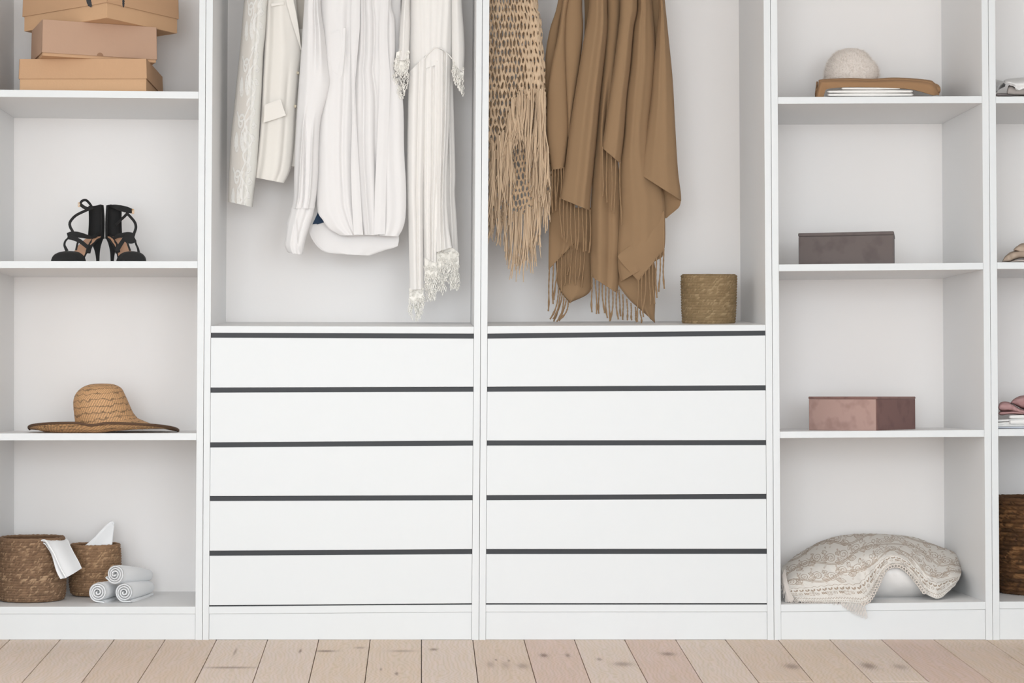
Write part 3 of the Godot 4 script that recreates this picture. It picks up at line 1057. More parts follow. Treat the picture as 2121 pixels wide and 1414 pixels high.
	for n in 120:
		var a := rng.randf_range(0.75, 2.6)
		var j := int(a / TAU * 96)
		var e: Vector3 = rim[j]
		var inn := Vector3(e.x * 0.9, maxf(e.y - 0.016, 0.002), e.z * 0.93)
		var f := rng.randf_range(0.1, 0.8)
		var st := e.lerp(inn, f) + Vector3(0, -0.0022, 0.0022)
		tube(s, [st, st + Vector3(rng.randf_range(-.006, .006), rng.randf_range(-.004, .0), .002)], [0.0007, 0.0003], 4)
	tag(part("frayed_straw", s, mat([214, 172, 118], 0.7), o, true), "", "", "", "stuff")

# ---------------------------------------------------------------- baskets
# coiled rope: rows of twisted rope over a profile of (height, radius)
func coil(o: Node3D, called: String, prof: Array, rows: int, strands: int, bulge: float, cols: Array, closed_top := false, light_rows := []) -> void:
	var s := Shape.new()
	var line := []
	for q in prof: line.append(Vector3(q[1], q[0], 0))
	var per := 7
	var fine := resample(line, rows * per)
	var na := strands * 4
	var p := PackedVector3Array(); var cc := PackedColorArray()
	for r in fine.size():
		var q: Vector3 = fine[r]
		var row := r / per
		var v := float(r % per) / per
		var nrm: Vector3 = (fine[mini(r + 1, fine.size() - 1)] - fine[maxi(r - 1, 0)]).normalized()
		var out := Vector3(nrm.y, -nrm.x, 0)
		for j in na:
			var a := TAU * j / na
			var tw := fposmod(float(j) / 4.0 + v * 1.1 + row * 0.37 + 1.6 * noise.get_noise_2d(a * 2.5, row * 3.7), 1.0)
			var hump := (0.5 + 0.5 * sqrt(maxf(sin(v * PI), 0.0))) * (0.45 + 0.55 * sqrt(maxf(sin(tw * PI), 0.0)))
			var wob := noise.get_noise_3d(cos(a) * 3, row * 0.7, sin(a) * 3)
			var rad := q.x + out.x * bulge * (hump - 0.5) + wob * bulge * 0.35
			p.append(Vector3(cos(a) * rad, q.y + out.y * bulge * (hump - 0.5), sin(a) * rad))
			var id := fposmod(floorf(float(j) / 4.0 + v * 1.1 + row * 0.37 + 1.6 * noise.get_noise_2d(a * 2.5, row * 3.7)), strands)
			var pick := fposmod(sin(id * 12.9898 + row * 78.233) * 4375.85, 1.0)
			var t := clampf(pick * 0.8 + 0.2 * noise.get_noise_3d(cos(a) * 4, row * 1.3 + 9, sin(a) * 4) + 0.1, 0, 1)
			var col: Color = cols[0].lerp(cols[1], t)
			if pick > 0.88: col = col.lerp(cols[2], 0.45)
			if row in light_rows and pick > 0.55: col = col.lerp(cols[2], 0.6)
			cc.append(col)
	s.grid(p, fine.size(), na, false, true, false, cc)
	if closed_top:
		var top := s.vert(Vector3(0, fine[-1].y + 0.001, 0), Vector2.ZERO, cols[0])
		var last := (fine.size() - 1) * na
		for j in na: s.tri(top, last + j, last + (j + 1) % na)
	var foot := s.vert(Vector3(0, fine[0].y + 0.001, 0), Vector2.ZERO, cols[0])
	for j in na: s.tri(foot, (j + 1) % na, j)
	part(called, s, M.rope, o, true)

func lining(o: Node3D, prof: Array, inset: float, m: Material) -> void:   # the inside of an open basket
	var s := Shape.new()
	var p := PackedVector3Array()
	for q in prof:
		for j in 64:
			var a := TAU * j / 64
			p.append(Vector3(cos(a) * (q[1] - inset), q[0], sin(a) * (q[1] - inset)))
	s.grid(p, prof.size(), 64, false, true, true)
	part("inside", s, m, o, true)

func rim_rope(o: Node3D, y: float, r: float, thick: float, cols: Array) -> void:
	var s := Shape.new()
	var pts := []
	for j in 161:
		var a := TAU * j / 160
		pts.append(Vector3(cos(a) * (r + 0.0012 * noise.get_noise_2d(a * 4, y * 9)), y + 0.0015 * noise.get_noise_2d(a * 5 + 20, y), sin(a) * r))
	var rad := []
	for j in 161: rad.append(thick * (0.94 + 0.06 * cos(j * 1.57)))
	tube(s, pts, rad, 8, 1.0, cols[0].lerp(cols[1], 0.5))
	part("rim", s, M.rope, o, true)

func roll_towel(called: String, label: String, face: Vector3, tail: Vector3, rx: float, r_end: float, a0: float, dir: float, lip: float) -> void:
	# face and tail: (x, y, z) of the middle of the front end and of the back end
	var a := at(face.x, face.y, face.z); var b := at(tail.x, tail.y, tail.z)
	var ax := (b - a).normalized()
	var side := ax.cross(Vector3.UP).normalized()
	var up := side.cross(ax)
	var o := thing(called, label, "towel", Vector3(a.x, a.y - rx, a.z), 0.0, "rolled white towels")
	var s := Shape.new()
	var turns := 3.4
	var n := 120
	var th := rx * 0.142
	var mid := []
	for k in n + 1:
		var t := float(k) / n
		var r := lerpf(rx * 0.08, rx - th, pow(t, 0.86))
		var g := a0 + dir * t * turns * TAU
		mid.append(Vector2(cos(g), sin(g)) * r)
	if lip > 0:   # the loose edge lies off the roll
		var d: Vector2 = (mid[n] - mid[n - 1]).normalized()
		for k in 8: mid.append(mid[-1] + d * lip / 8.0)
	n = mid.size()
	var p := PackedVector3Array()
	var steps := 16
	var wav := FastNoiseLite.new(); wav.frequency = 1.0; wav.seed = int(face.x)
	for e in steps + 1:
		var v := float(e) / steps
		var c := a.lerp(b, v)
		var sc := lerpf(1.0, r_end / rx, pow(v, 1.6)) * (1.0 + 0.03 * wav.get_noise_1d(v * 7.0))
		var endk := 1.0 if e > 0 and e < steps else 0.72
		for half in 2:
			for k in (range(n) if half == 0 else range(n - 1, -1, -1)):
				var q: Vector2 = mid[k]
				var d: Vector2 = (mid[mini(k + 1, n - 1)] - mid[maxi(k - 1, 0)]).normalized()
				var nn := Vector2(-d.y, d.x) * (1 if half == 0 else -1)
				var w := q + nn * th * 0.9 * endk
				var depth := 0.0
				if e == 0: depth = -0.006 * (1.0 - float(k) / n) - 0.0035 + 0.0025 * wav.get_noise_1d(k * 0.08)
				p.append(c + (side * w.x + up * w.y) * sc + ax * depth + (ax * -0.003 if e == 0 else Vector3.ZERO))
	var m := n * 2
	# sizes differ at the ends; close each end with quads across the ribbon
	var a1 := s.grid(p, steps + 1, m, false, true)
	for e in [0, steps]:
		for k in n - 1:
			s.quad(a1 + e * m + k, a1 + e * m + k + 1, a1 + e * m + m - 2 - k, a1 + e * m + m - 1 - k)
	part("rolled_cloth", s, M.terry, o)

func baskets() -> void:
	M.rope = mat([255, 255, 255], 0.8, {"vcol": true})
	M.terry = bumpy([253, 253, 253], 0.95, M.fine, 26.0, 0.3, {"rim": 0.7})
	var y := at(200, 1256, 0).y + 0.0008
	var cols := [lin(112, 86, 64), lin(154, 122, 94), lin(200, 168, 134)]
	var c := at(66, 1249, -0.2)
	var o := thing("basket", "larger seagrass basket at the left with a white towel over its rim", "basket", Vector3(c.x, y, -0.2), 0.0, "woven seagrass baskets on the bottom shelf")
	var prof := [[0.002, 0.094], [0.006, 0.101], [0.02, 0.1045], [0.07, 0.1055], [0.13, 0.104], [0.196, 0.1015]]
	coil(o, "woven_body", prof, 25, 118, 0.0062, cols, false, [9, 10])
	lining(o, [[0.01, 0.104], [0.1, 0.105], [0.196, 0.1015]], 0.006, mat([112, 82, 58], 0.9))
	rim_rope(o, 0.197, 0.0985, 0.0048, cols)
	c = at(197, 1238, -0.345)
	var cols2 := [lin(128, 98, 72), lin(174, 138, 104), lin(214, 178, 140)]
	o = thing("basket", "smaller seagrass basket behind the rolled towels holding a folded cloth", "basket", Vector3(c.x, y, -0.345), 0.3, "woven seagrass baskets on the bottom shelf")
	prof = [[0.002, 0.068], [0.012, 0.078], [0.04, 0.0825], [0.1, 0.0825], [0.162, 0.0795]]
	coil(o, "woven_body", prof, 20, 94, 0.0062, cols2)
	lining(o, [[0.01, 0.079], [0.1, 0.082], [0.162, 0.0795]], 0.006, mat([126, 92, 64], 0.9))
	rim_rope(o, 0.163, 0.0765, 0.005, cols2)
	# cloths in and over them
	o = thing("hand_towel", "white folded hand towel draped over the rim of the larger basket", "towel", at(120, 1122, -0.13))
	var s := Shape.new()
	cloth(s, [v4([76, 1123, -.12, 93, 1118.5, -.105, 104, 1133, -.088, 112.5, 1147, -.082, 119.5, 1163, -.08, 128, 1181, -.078, 137, 1196, -.078]), v4([92, 1117.2, -.2, 115, 1115.5, -.16, 124, 1128, -.13, 131, 1142, -.12, 138, 1157, -.115, 146, 1173, -.11, 153, 1187, -.11]), v4([112, 1114, -.25, 137.5, 1115, -.22, 146, 1130, -.19, 152, 1142, -.18, 158, 1153, -.17, 164, 1164, -.165, 169.5, 1176.5, -.16])], 30, 16, none, 0.005)
	part("upper_fold", s, M.terry, o)
	s = Shape.new()
	cloth(s, [v4([74, 1124, -.125, 91, 1123, -.112, 98, 1131, -.1, 105, 1144, -.094, 110.5, 1162, -.092, 115, 1178, -.09, 120, 1190, -.09, 125.3, 1199, -.09]), v4([92, 1118.5, -.14, 100, 1124, -.118, 110, 1136, -.11, 118, 1152, -.106, 124, 1168, -.104, 129, 1182, -.1, 134, 1190, -.1, 138.5, 1195, -.1])], 26, 8, func(ss, t): return 0.006 * sin(t * PI) * ss, 0.004)
	part("under_fold", s, M.terry, o)
	s = Shape.new()
	tube(s, resample(world_pts(v4([76, 1123, -.119, 93, 1118.5, -.103, 104, 1133, -.086, 112.5, 1147, -.08, 119.5, 1163, -.078, 128, 1181, -.076, 137, 1196, -.076])), 30), [0.0028], 6)
	part("hem", s, M.terry, o)
	o = thing("hand_towel", "white cloth folded to a point standing in the smaller basket", "towel", at(205, 1150, -0.34))
	s = Shape.new()
	cloth(s, [v4([168, 1140, -.3, 183, 1127, -.31, 197, 1114.5, -.325, 211, 1099.5, -.34, 224, 1087, -.35, 233, 1081, -.355]), v4([188, 1148, -.29, 200, 1138, -.295, 211, 1126, -.305, 221, 1112, -.32, 229, 1098, -.335, 235.5, 1087, -.35]), v4([231, 1148, -.3, 231.5, 1137, -.305, 233, 1122, -.315, 234.5, 1108, -.325, 236, 1096, -.34, 236.3, 1089, -.35])], 24, 12, none, 0.007)
	part("folded_cloth", s, M.terry, o)
	s = Shape.new()
	tube(s, resample(world_pts(v4([170, 1138, -.305, 183, 1126, -.312, 197, 1113.5, -.327, 211, 1098.5, -.342, 224, 1085.5, -.352, 231.5, 1080.5, -.357, 235.5, 1084, -.357, 232, 1092, -.35])), 30), [0.0035], 6)
	part("hem", s, M.terry, o)
	roll_towel("towel_roll", "rolled white towel topmost of the three stacked rolls", Vector3(241, 1188.5, -0.12), Vector3(306, 1190, -0.34), 0.0335, 0.021, 0.13, -1.0, 0.016)
	roll_towel("towel_roll", "rolled white towel at lower left, in front of the smaller basket", Vector3(205, 1225.6, -0.11), Vector3(236, 1219, -0.25), 0.0335, 0.03, 2.2, 1.0, 0.022)
	roll_towel("towel_roll", "rolled white towel at lower right of the three stacked rolls", Vector3(259.5, 1226, -0.115), Vector3(308, 1216, -0.34), 0.0335, 0.025, 2.35, 1.0, 0.018)

func world_pts(list: Array) -> Array:
	var out := []
	for q in list: out.append(at(q.x, q.y, q.z))
	return out

func left_things() -> void:
	boxes()
	shoes()
	hat()
	baskets()

# ---------------------------------------------------------------- garments
# soft vertical folds: [place at the top, place at the hem, width, depth, from s, to s]
func folds(list: Array, belly := 0.0) -> Callable:
	return func(s: float, t: float) -> float:
		var z := belly * sqrt(maxf(1.0 - pow(2.0 * t - 1.0, 2.0), 0.0))
		for f in list:
			var d: float = (t - lerpf(f[0], f[1], s)) / f[2]
			if absf(d) < 2.6:
				var fade := 1.0
				if f.size() > 4: fade = smoothstep(f[4] - 0.12, f[4] + 0.05, s) * (1.0 - smoothstep(f[5] - 0.08, f[5] + 0.12, s))
				z += f[3] * exp(-d * d) * fade
		return z

func drape(o: Node, called: String, l: Array, r: Array, z: float, m: Material, zf: Callable, ns := 60, nt := 48, th := 0.0014) -> MeshInstance3D:
	var s := Shape.new()
	cloth(s, [v3(l, z), v3(r, z)], ns, nt, zf, th)
	return part(called, s, m, o)

# little loops and drops of lace filling a measured band
func lace(o: Node, called: String, top: Array, bot: Array, z: float, m: Material, n: int, size := 3.0) -> void:
	var s := Shape.new()
	var tp := resample(v3(top, z), 40); var bt := resample(v3(bot, z), 40)
	var low := []
	for k in 41: low.append(tp[k].lerp(bt[k], 0.5 + 0.12 * sin(k * 1.7)))
	cloth(s, [tp, low], 40, 6, none, 0.001)
	for k in n:
		var u := rng.randf()
		var v := pow(rng.randf(), 0.8)
		var i := int(u * 39.99)
		var a: Vector3 = tp[i].lerp(tp[i + 1], u * 39.99 - i); var b: Vector3 = bt[i].lerp(bt[i + 1], u * 39.99 - i)
		var q := a.lerp(b, v)
		if v > 0.55 and rng.randf() < (v - 0.5) * 0.9: continue   # thins out towards the points
		var rr := size * rng.randf_range(0.6, 1.25)
		var pts := []
		var dz := rng.randf_range(-.006, .008)
		for j in 9:
			var g := TAU * j / 8
			pts.append(at(q.x + cos(g) * rr * 0.75, q.y + sin(g) * rr, z + dz + sin(g + k) * 0.002))
		tube(s, pts, [0.0011], 4, 1.0, Color.WHITE, false)
		if v > 0.3:   # a drop hanging off the loop
			tube(s, [at(q.x, q.y + rr, z + dz), at(q.x + rng.randf_range(-1, 1), q.y + rr + size * 0.8, z + dz + .002), at(q.x + rng.randf_range(-1, 1), q.y + rr + size * 1.7, z + dz)], [0.0006, 0.0024, 0.0009], 5)
	tag(part(called, s, m, o), "", "", "", "stuff")

func lace_print() -> Array:
	var w := 160; var h := 700
	var cv := Canvas.new(w, h, Color(0.885, 0.862, 0.83)); var hm := Canvas.new(w, h, Color(0, 0, 0))
	var hi := Color(0.94, 0.932, 0.915); var up := Color(1, 1, 1)
	for j in h:   # denser, paler lace along the inner side
		for i in w:
			var k := smoothstep(70.0, 104.0, i + 9.0 * sin(j * 0.05))
			var q := (j * w + i) * 3
			cv.d[q] = lerpf(cv.d[q], 0.915, k); cv.d[q + 1] = lerpf(cv.d[q + 1], 0.905, k); cv.d[q + 2] = lerpf(cv.d[q + 2], 0.88, k)
	for c in [cv, hm]:
		var col := hi if c == cv else up
		for p in 5:
			var y := 30.0 + p * 142.0
			c.spiral(48, y + 38, 26, 1.4, 1.2, -1.0, 4.0, col)
			c.spiral(34, y + 106, 13, 1.1, 3.6, 1.0, 3.0, col)
			c.leaf(28, y + 66, 42, 8, 1.5, 2.6, col, true)
			c.leaf(56, y + 66, 46, 8, 1.25, 2.6, col, true)
			c.leaf(70, y + 62, 34, 7, 0.9, 2.6, col, true)
			var stem := []
			for j in 22: stem.append(Vector2(20 + 110 * j / 21.0, y + 14 + 22 * sin(j * 0.30)))
			c.stroke(stem, 3.2, col)
			stem = []
			for j in 22: stem.append(Vector2(98 + 24 * sin(j * 0.45 + p), y + 20 + j * 5.6))
			c.stroke(stem, 4.0, col)
			for j in 9: c.dot(100 + 26 * sin(j * 1.9), y + 24 + j * 13, 7, col, 0.8)
			for j in 5: c.leaf(104 + 10 * sin(j), y + 20 + j * 24, 30, 6, -0.6 + j * 0.5, 2.2, col)
	var by := PackedByteArray(); by.resize(w * h)
	for k in w * h: by[k] = int(clampf(hm.d[k * 3], 0, 1) * 255)
	var im := Image.create_from_data(w, h, false, Image.FORMAT_L8, by)
	im.convert(Image.FORMAT_RGBA8)
	im.bump_map_to_normal_map(3.0)
	return [cv.texture(), ImageTexture.create_from_image(im)]

func jacket() -> void:
	var cream := mat([243, 238, 230], 0.9)
	var o := thing("jacket", "cream jacket with lace embroidered sleeve, leftmost of the hanging white garments", "jacket", at(560, 0, -0.26))
	drape(o, "lining", [560, -150, 570, 0, 580, 200, 592, 345], [690, -150, 680, 0, 668, 200, 609, 345], -0.285, mat([222, 214, 203], 0.9), folds([[.3, .3, .1, .008], [.65, .6, .1, .008]]), 30, 24)
	drape(o, "front", [566, -150, 556, -30, 551, 60, 546, 150, 541, 250, 535, 320, 529, 367.5], [612, -150, 612, -30, 617, 40, 624, 103, 619, 150, 612, 230, 608, 300, 601, 352, 588, 379], -0.25, cream, folds([[.4, .58, .14, .006], [.12, .1, .08, -.008], [.7, .72, .05, -.004, .6, 1.0]], .018), 60, 40)
	drape(o, "inner_front", [608, 60, 606, 200, 600, 330, 595, 343], [650, 60, 640, 200, 622, 330, 611, 345], -0.268, cream, folds([], .006), 20, 12)
	# lapel folded back along the opening
	var s := Shape.new()
	cloth(s, [v4([585, -150, -.232, 590, -20, -.228, 600, 30, -.226, 612, 70, -.226, 623, 103, -.228]), v4([600, -150, -.222, 606, -20, -.219, 613, 25, -.219, 619, 62, -.221, 624, 103, -.226])], 30, 6, none, 0.002)
	part("lapel", s, cream, o)
	s = Shape.new()
	cloth(s, [v4([548, 217, -.223, 565, 211, -.219, 581.5, 205, -.217]), v4([547, 236, -.221, 567, 228, -.216, 586, 221, -.213]), v4([546, 254, -.223, 569, 247, -.217, 592.5, 239, -.214])], 12, 8, none, 0.002)
	part("pocket_flap", s, cream, o)
	s = Shape.new()
	cloth(s, [v4([562, 7.5, -.222, 588, 3.5, -.219]), v4([562, 13, -.222, 588, 9.5, -.219])], 8, 3, none, 0.0016)
	part("breast_pocket", s, cream, o)
	for b in [[617, 151], [611.5, 220]]:
		s = Shape.new()
		var p := PackedVector3Array()
		var c := at(b[0], b[1], -0.224)
		for r in [[0.0005, .0022], [.0028, .0022], [.0034, .0032], [.0042, .0034], [.0048, .0024], [.0048, -.004]]:
			for j in 20: p.append(c + Vector3(cos(TAU * j / 20) * r[0], sin(TAU * j / 20) * r[0], r[1]))
		s.grid(p, 6, 20, false, true, true)
		part("button", s, mat([226, 214, 190], 0.35), o)
	# the sleeve hangs in front of the left side and lower than the hem
	var tex := lace_print()
	var lm := mat([255, 255, 255], 0.85)
	lm.albedo_texture = tex[0]
	lm.normal_enabled = true
	lm.normal_texture = tex[1]
	lm.normal_scale = 0.45
	s = Shape.new()
	var l := [514, -150, 508, -20, 504.5, 20, 498.5, 95, 492, 159, 485.7, 223, 479, 286, 474.8, 366, 472.6, 418]
	var r := [560, -150, 555, -20, 552, 20, 549, 70, 544.5, 111, 541, 191, 536.6, 270, 531, 350, 525.5, 398, 522.5, 428.5]
	cloth(s, [v3(l, -.235), v3(r, -.235)], 90, 30, folds([[.5, .5, .22, .006], [.62, .66, .05, -.005]], .03), 0.0014)
	part("lace_sleeve", s, lm, o)
	drape(o, "sleeve_back", l, r, -0.245, cream, folds([], -.022), 40, 14)

func shirt() -> void:
	var white := mat([237, 234, 232], 0.9)
	var o := thing("shirt", "long white button shirt with rounded tails, middle of the hanging white garments", "shirt", at(730, 0, -0.2))
	drape(o, "back_tail", [660, -150, 652, 200, 646, 420, 640, 478, 645, 492, 656, 509, 674, 522.5, 700, 526], [830, -150, 830, 200, 834, 420, 828, 470, 826, 490, 824, 509.5, 800, 517, 767, 529], -0.225, white, folds([[.3, .3, .1, .004], [.6, .62, .1, .005]], .01), 60, 44)
	var s := Shape.new()
	cloth(s, [v4([659, 438, -.213, 664, 448, -.213, 672, 460, -.213]), v4([653, 452, -.213, 655, 458, -.213, 657, 464.5, -.213]), v4([647, 464.5, -.213, 650, 464, -.213, 655, 463.5, -.213])], 6, 6, none, 0.001)
	part("navy_gusset", s, mat([36, 58, 84], 0.8), o)
	# left front, from under the sleeve to the button placket
	drape(o, "left_front", [672, -150, 663, -10, 660, 120, 657, 260, 655, 370, 658, 436, 667, 453, 681, 473, 704.5, 487.5], [752, -150, 745, -10, 741, 90, 737, 150, 732, 240, 731, 330, 737, 420, 746, 487], -0.188, white, folds([[.2, .3, .12, .005], [.55, .62, .1, .006], [.85, .8, .08, .005], [.7, .7, .05, -.005, .3, 1.0]], .012), 90, 64)
	# right front
	drape(o, "right_front", [742, -150, 740, 0, 739, 100, 735, 160, 733, 300, 741, 420, 751, 486], [812, -150, 810, 0, 817, 40, 818, 110, 817, 150, 834, 205, 837, 311, 841, 389, 840, 447, 834, 474, 825, 489.5], -0.194, white, folds([[.12, .07, .06, .007], [.33, .30, .07, .007], [.7, .66, .1, .008], [.22, .18, .03, -.007], [.47, .42, .035, -.009], [.9, .9, .08, .006]], .014), 90, 72)
	drape(o, "placket", [735, -150, 728, 0, 727, 90, 728, 170, 729, 250, 727, 340, 729, 420, 733, 485.5], [752, -150, 746, 0, 745, 60, 739, 130, 736, 190, 741, 300, 748, 420, 752, 486.5], -0.166, white, folds([[.5, .5, .35, .003]], 0.002), 80, 10)
	drape(o, "button_placket", [800, -150, 786, 40, 786, 160, 782, 280, 777, 380, 774.5, 486], [812, -150, 803, 60, 808, 170, 803, 300, 800, 380, 798, 484.5], -0.172, white, folds([[.5, .5, .3, .003]], 0.002), 60, 10)
	s = Shape.new()
	cloth(s, [v4([680, 69, -.1735, 698, 63, -.172, 716, 57, -.171]), v4([683, 110, -.1735, 699, 110, -.171, 714, 108, -.17]), v4([686, 146, -.174, 697, 152, -.172, 709, 158, -.172])], 16, 14, none, 0.002)
	part("pocket", s, white, o)
	# sleeve with its puckered elbow, cuff at the bottom
	drape(o, "sleeve", [640, -150, 630.6, 0, 625, 89, 619, 175, 613, 272, 609.5, 350, 608.5, 405, 604, 432], [668, -150, 664, 0, 672, 70, 680, 140, 683, 171, 676, 205, 664, 250, 660, 311, 659, 358, 655, 405, 651, 432], -0.172, white, folds([[.25, .3, .12, .005], [.75, .8, .1, .008, .0, .3], [.95, .55, .12, .016, .3, .48], [.75, .3, .07, -.010, .26, .46], [.5, .2, .05, .012, .72, 1.0], [.75, .7, .05, .012, .75, 1.0], [.3, .45, .03, -.01, .78, 1.0]], .03), 110, 50)
	drape(o, "cuff", [604, 428, 600, 445, 595.5, 459, 592, 485, 589.5, 506, 594, 519, 599, 524], [652, 428, 648, 445, 643, 462, 635, 488, 631, 504, 628, 520, 626.5, 527], -0.172, white, folds([[.3, .3, .1, .006], [.7, .65, .06, -.006], [.15, .8, .04, .005, .3, .9]], .026), 40, 24)

func dress() -> void:
	var cream := mat([243, 239, 234], 0.9)
	var lc := mat([252, 248, 240], 0.9)
	var o := thing("dress", "long cream dress with crochet lace hems hanging beside the middle post", "dress", at(890, 0, -0.24))
	drape(o, "bodice", [856, -150, 849, -10, 847, 60, 846.5, 153], [944, -150, 944, -10, 940, 60, 936.5, 124], -0.225, cream, folds([[.2, .34, .05, .004], [.36, .48, .04, .004], [.56, .6, .04, .003], [.7, .7, .04, .004], [.84, .84, .05, .004]], .02), 50, 60)
	# skirt: gathered panels ending at different heights
	drape(o, "back_skirt", [900, 100, 910, 300, 912, 480, 915, 524], [937, 124, 939, 204, 943, 356, 942, 400, 946, 461, 949, 524], -0.25, cream, folds([[.3, .3, .1, .008], [.7, .7, .1, .008]], .012), 60, 24)
	drape(o, "skirt", [872, 130, 872, 250, 874, 400, 878, 533], [936, 122, 926, 250, 918, 360, 909, 440, 904, 545], -0.222, cream, folds([[.14, .2, .06, .006], [.3, .45, .07, .006], [.5, .7, .07, .006], [.72, .95, .07, .006], [.4, .57, .03, -.005]], .014), 90, 60)
	drape(o, "skirt_side", [846.5, 150, 845, 229, 843.6, 305, 843, 400, 846, 470, 848, 573, 848, 600], [885, 112, 882, 200, 879, 305, 876, 400, 876, 500, 876.5, 573, 877, 599], -0.212, cream, folds([[.3, .4, .2, .008], [.8, .8, .12, .006], [.58, .62, .06, -.006]], .014), 80, 36)
	drape(o, "skirt_front", [905, 100, 907, 250, 905, 400, 904, 522], [932, 112, 930, 250, 925, 380, 928, 460, 936, 512], -0.208, cream, folds([[.4, .3, .15, .01], [.75, .55, .12, .01], [.58, .42, .07, -.01]], .008), 70, 24)
	# raised waist seam
	var s := Shape.new()
	tube(s, resample(world_pts(v3([876.7, 127, 883, 115, 889.4, 109, 897, 101, 904.7, 98, 914, 101, 922.5, 107, 930, 114, 936.5, 122], -0.198)), 30), [0.0018], 6)
	part("waist_seam", s, cream, o)
	# sleeves
	drape(o, "sleeve", [840, -150, 833, -10, 828, 51, 825, 107, 821, 125], [857, -150, 849, -10, 849, 51, 847.5, 107, 847, 125], -0.2, cream, folds([[.4, .4, .16, .006]], .022), 40, 20)
	drape(o, "sleeve", [938, -150, 936, -10, 936, 60, 936.5, 122, 943, 136], [950, -150, 955.5, -10, 960.5, 64, 962, 107, 960, 152], -0.2, cream, folds([[.5, .5, .2, .004]], .018), 40, 16)
	lace(o, "lace_trim", [821, 108, 834, 104, 847, 106], [813, 172, 834, 200, 845, 168], -0.185, lc, 130)
	lace(o, "lace_trim", [937, 122, 948, 132, 961, 140], [938, 166, 949, 182, 960, 197], -0.19, lc, 90)
	lace(o, "lace_hem", [848, 597, 862, 595, 877, 597], [846, 648, 861, 660, 878, 646], -0.204, lc, 130)
	lace(o, "lace_hem", [879, 532, 892, 536, 905, 543], [881, 620, 892, 618, 904, 616], -0.215, lc, 170)
	lace(o, "lace_hem", [904, 522, 918, 497, 930, 508, 938, 514, 950, 523], [906, 606, 918, 604, 930, 600, 940, 598, 951, 594], -0.222, lc, 270)

# ---------------------------------------------------------------- crochet shawl
# a net of staggered meshes between two measured edges
func net(s: Shape, l: Array, r: Array, z: float, cols: int, rows: int, hole: Array, zf: Callable, skip: Callable) -> void:
	var n := 120
	var le := resample(l, n); var ri := resample(r, n)
	var place := func(u: float, v: float, dz: float) -> Vector3:
		var k := clampf(v, 0, 1) * n
		var i := mini(int(k), n - 1)
		u += 0.28 / cols * noise.get_noise_2d(u * cols * 0.45, v * rows * 0.45)
		v += 0.34 / rows * noise.get_noise_2d(u * cols * 0.4 + 60, v * rows * 0.5)
		k = clampf(v, 0, 1) * n
		i = mini(int(k), n - 1)
		var a: Vector3 = le[i].lerp(le[i + 1], k - i); var b: Vector3 = ri[i].lerp(ri[i + 1], k - i)
		var q := a.lerp(b, clampf(u, -0.02, 1.02))
		return at(q.x, q.y, z + dz + zf.call(v, u))
	for j in rows:
		for i in cols + 1:
			var cu := (i + 0.5 * (j % 2)) / cols
			var cv := (j + 0.5) / rows
			var tight := 1.0 - 0.45 * smoothstep(0.55, 0.75, cu)
			if cu > 1.02 or skip.call(cu, cv): continue
			var open := rng.randf_range(hole[0], hole[1]) * tight
			var jx := rng.randf_range(-.12, .12); var jy := rng.randf_range(-.12, .12)
			var wd := 0.5 / cols; var hg := 1.0 / rows
			var ring := PackedVector3Array()
			for band in 4:
				for k in 12:
					var a := TAU * k / 12
					var hx := clampf(sin(a) * 1.1547, -1, 1) * wd * 1.03
					# hexagon: flat sides left and right, points up and down
					var hy := cos(a)
					var x := 0.0; var y := 0.0
					var sx := absf(sin(a)); var sy := absf(cos(a))
					var k2 := 1.0 / maxf(sx, sy * 0.75 + sx * 0.5)
					x = sin(a) * k2 * wd; y = -cos(a) * k2 * hg * 0.72
					var f: float = [1.04, lerpf(1.0, open, 0.42), lerpf(1.0, open, 0.8), open][band]
					var ox := jx * wd * (1 - f); var oy := jy * hg * (1 - f)
					ring.append(place.call(cu + x * f + ox, cv + y * f + oy, [0.0, 0.0034, 0.002, -0.0024][band]))
			s.grid(ring, 4, 12, false, true, true)

func strand(s: Shape, x: float, y: float, len_: float, z: float, lean: float, r: float) -> void:
	var pts := []
	var ph := rng.randf() * TAU
	var wob := rng.randf_range(0.6, 3.6)
	for k in 9:
		var t := k / 8.0
		pts.append(at(x + lean * t * t + wob * sin(ph + t * 5.0) * t, y + len_ * t, z + 0.004 * sin(ph * 2 + t * 4)))
	tube(s, pts, [r, r, r, r, r, r * .95, r * .9, r * .8, r * .6], 5)

func bunch(s: Shape, x: float, y: float, len_: float, z: float, lean: float, n: int) -> void:
	for k in n:
		strand(s, x + rng.randf_range(-2.5, 2.5), y + rng.randf_range(-3, 3), len_ * rng.randf_range(0.72, 1.0), z + rng.randf_range(-.004, .004), lean + rng.randf_range(-5, 5), rng.randf_range(.0013, .0027))

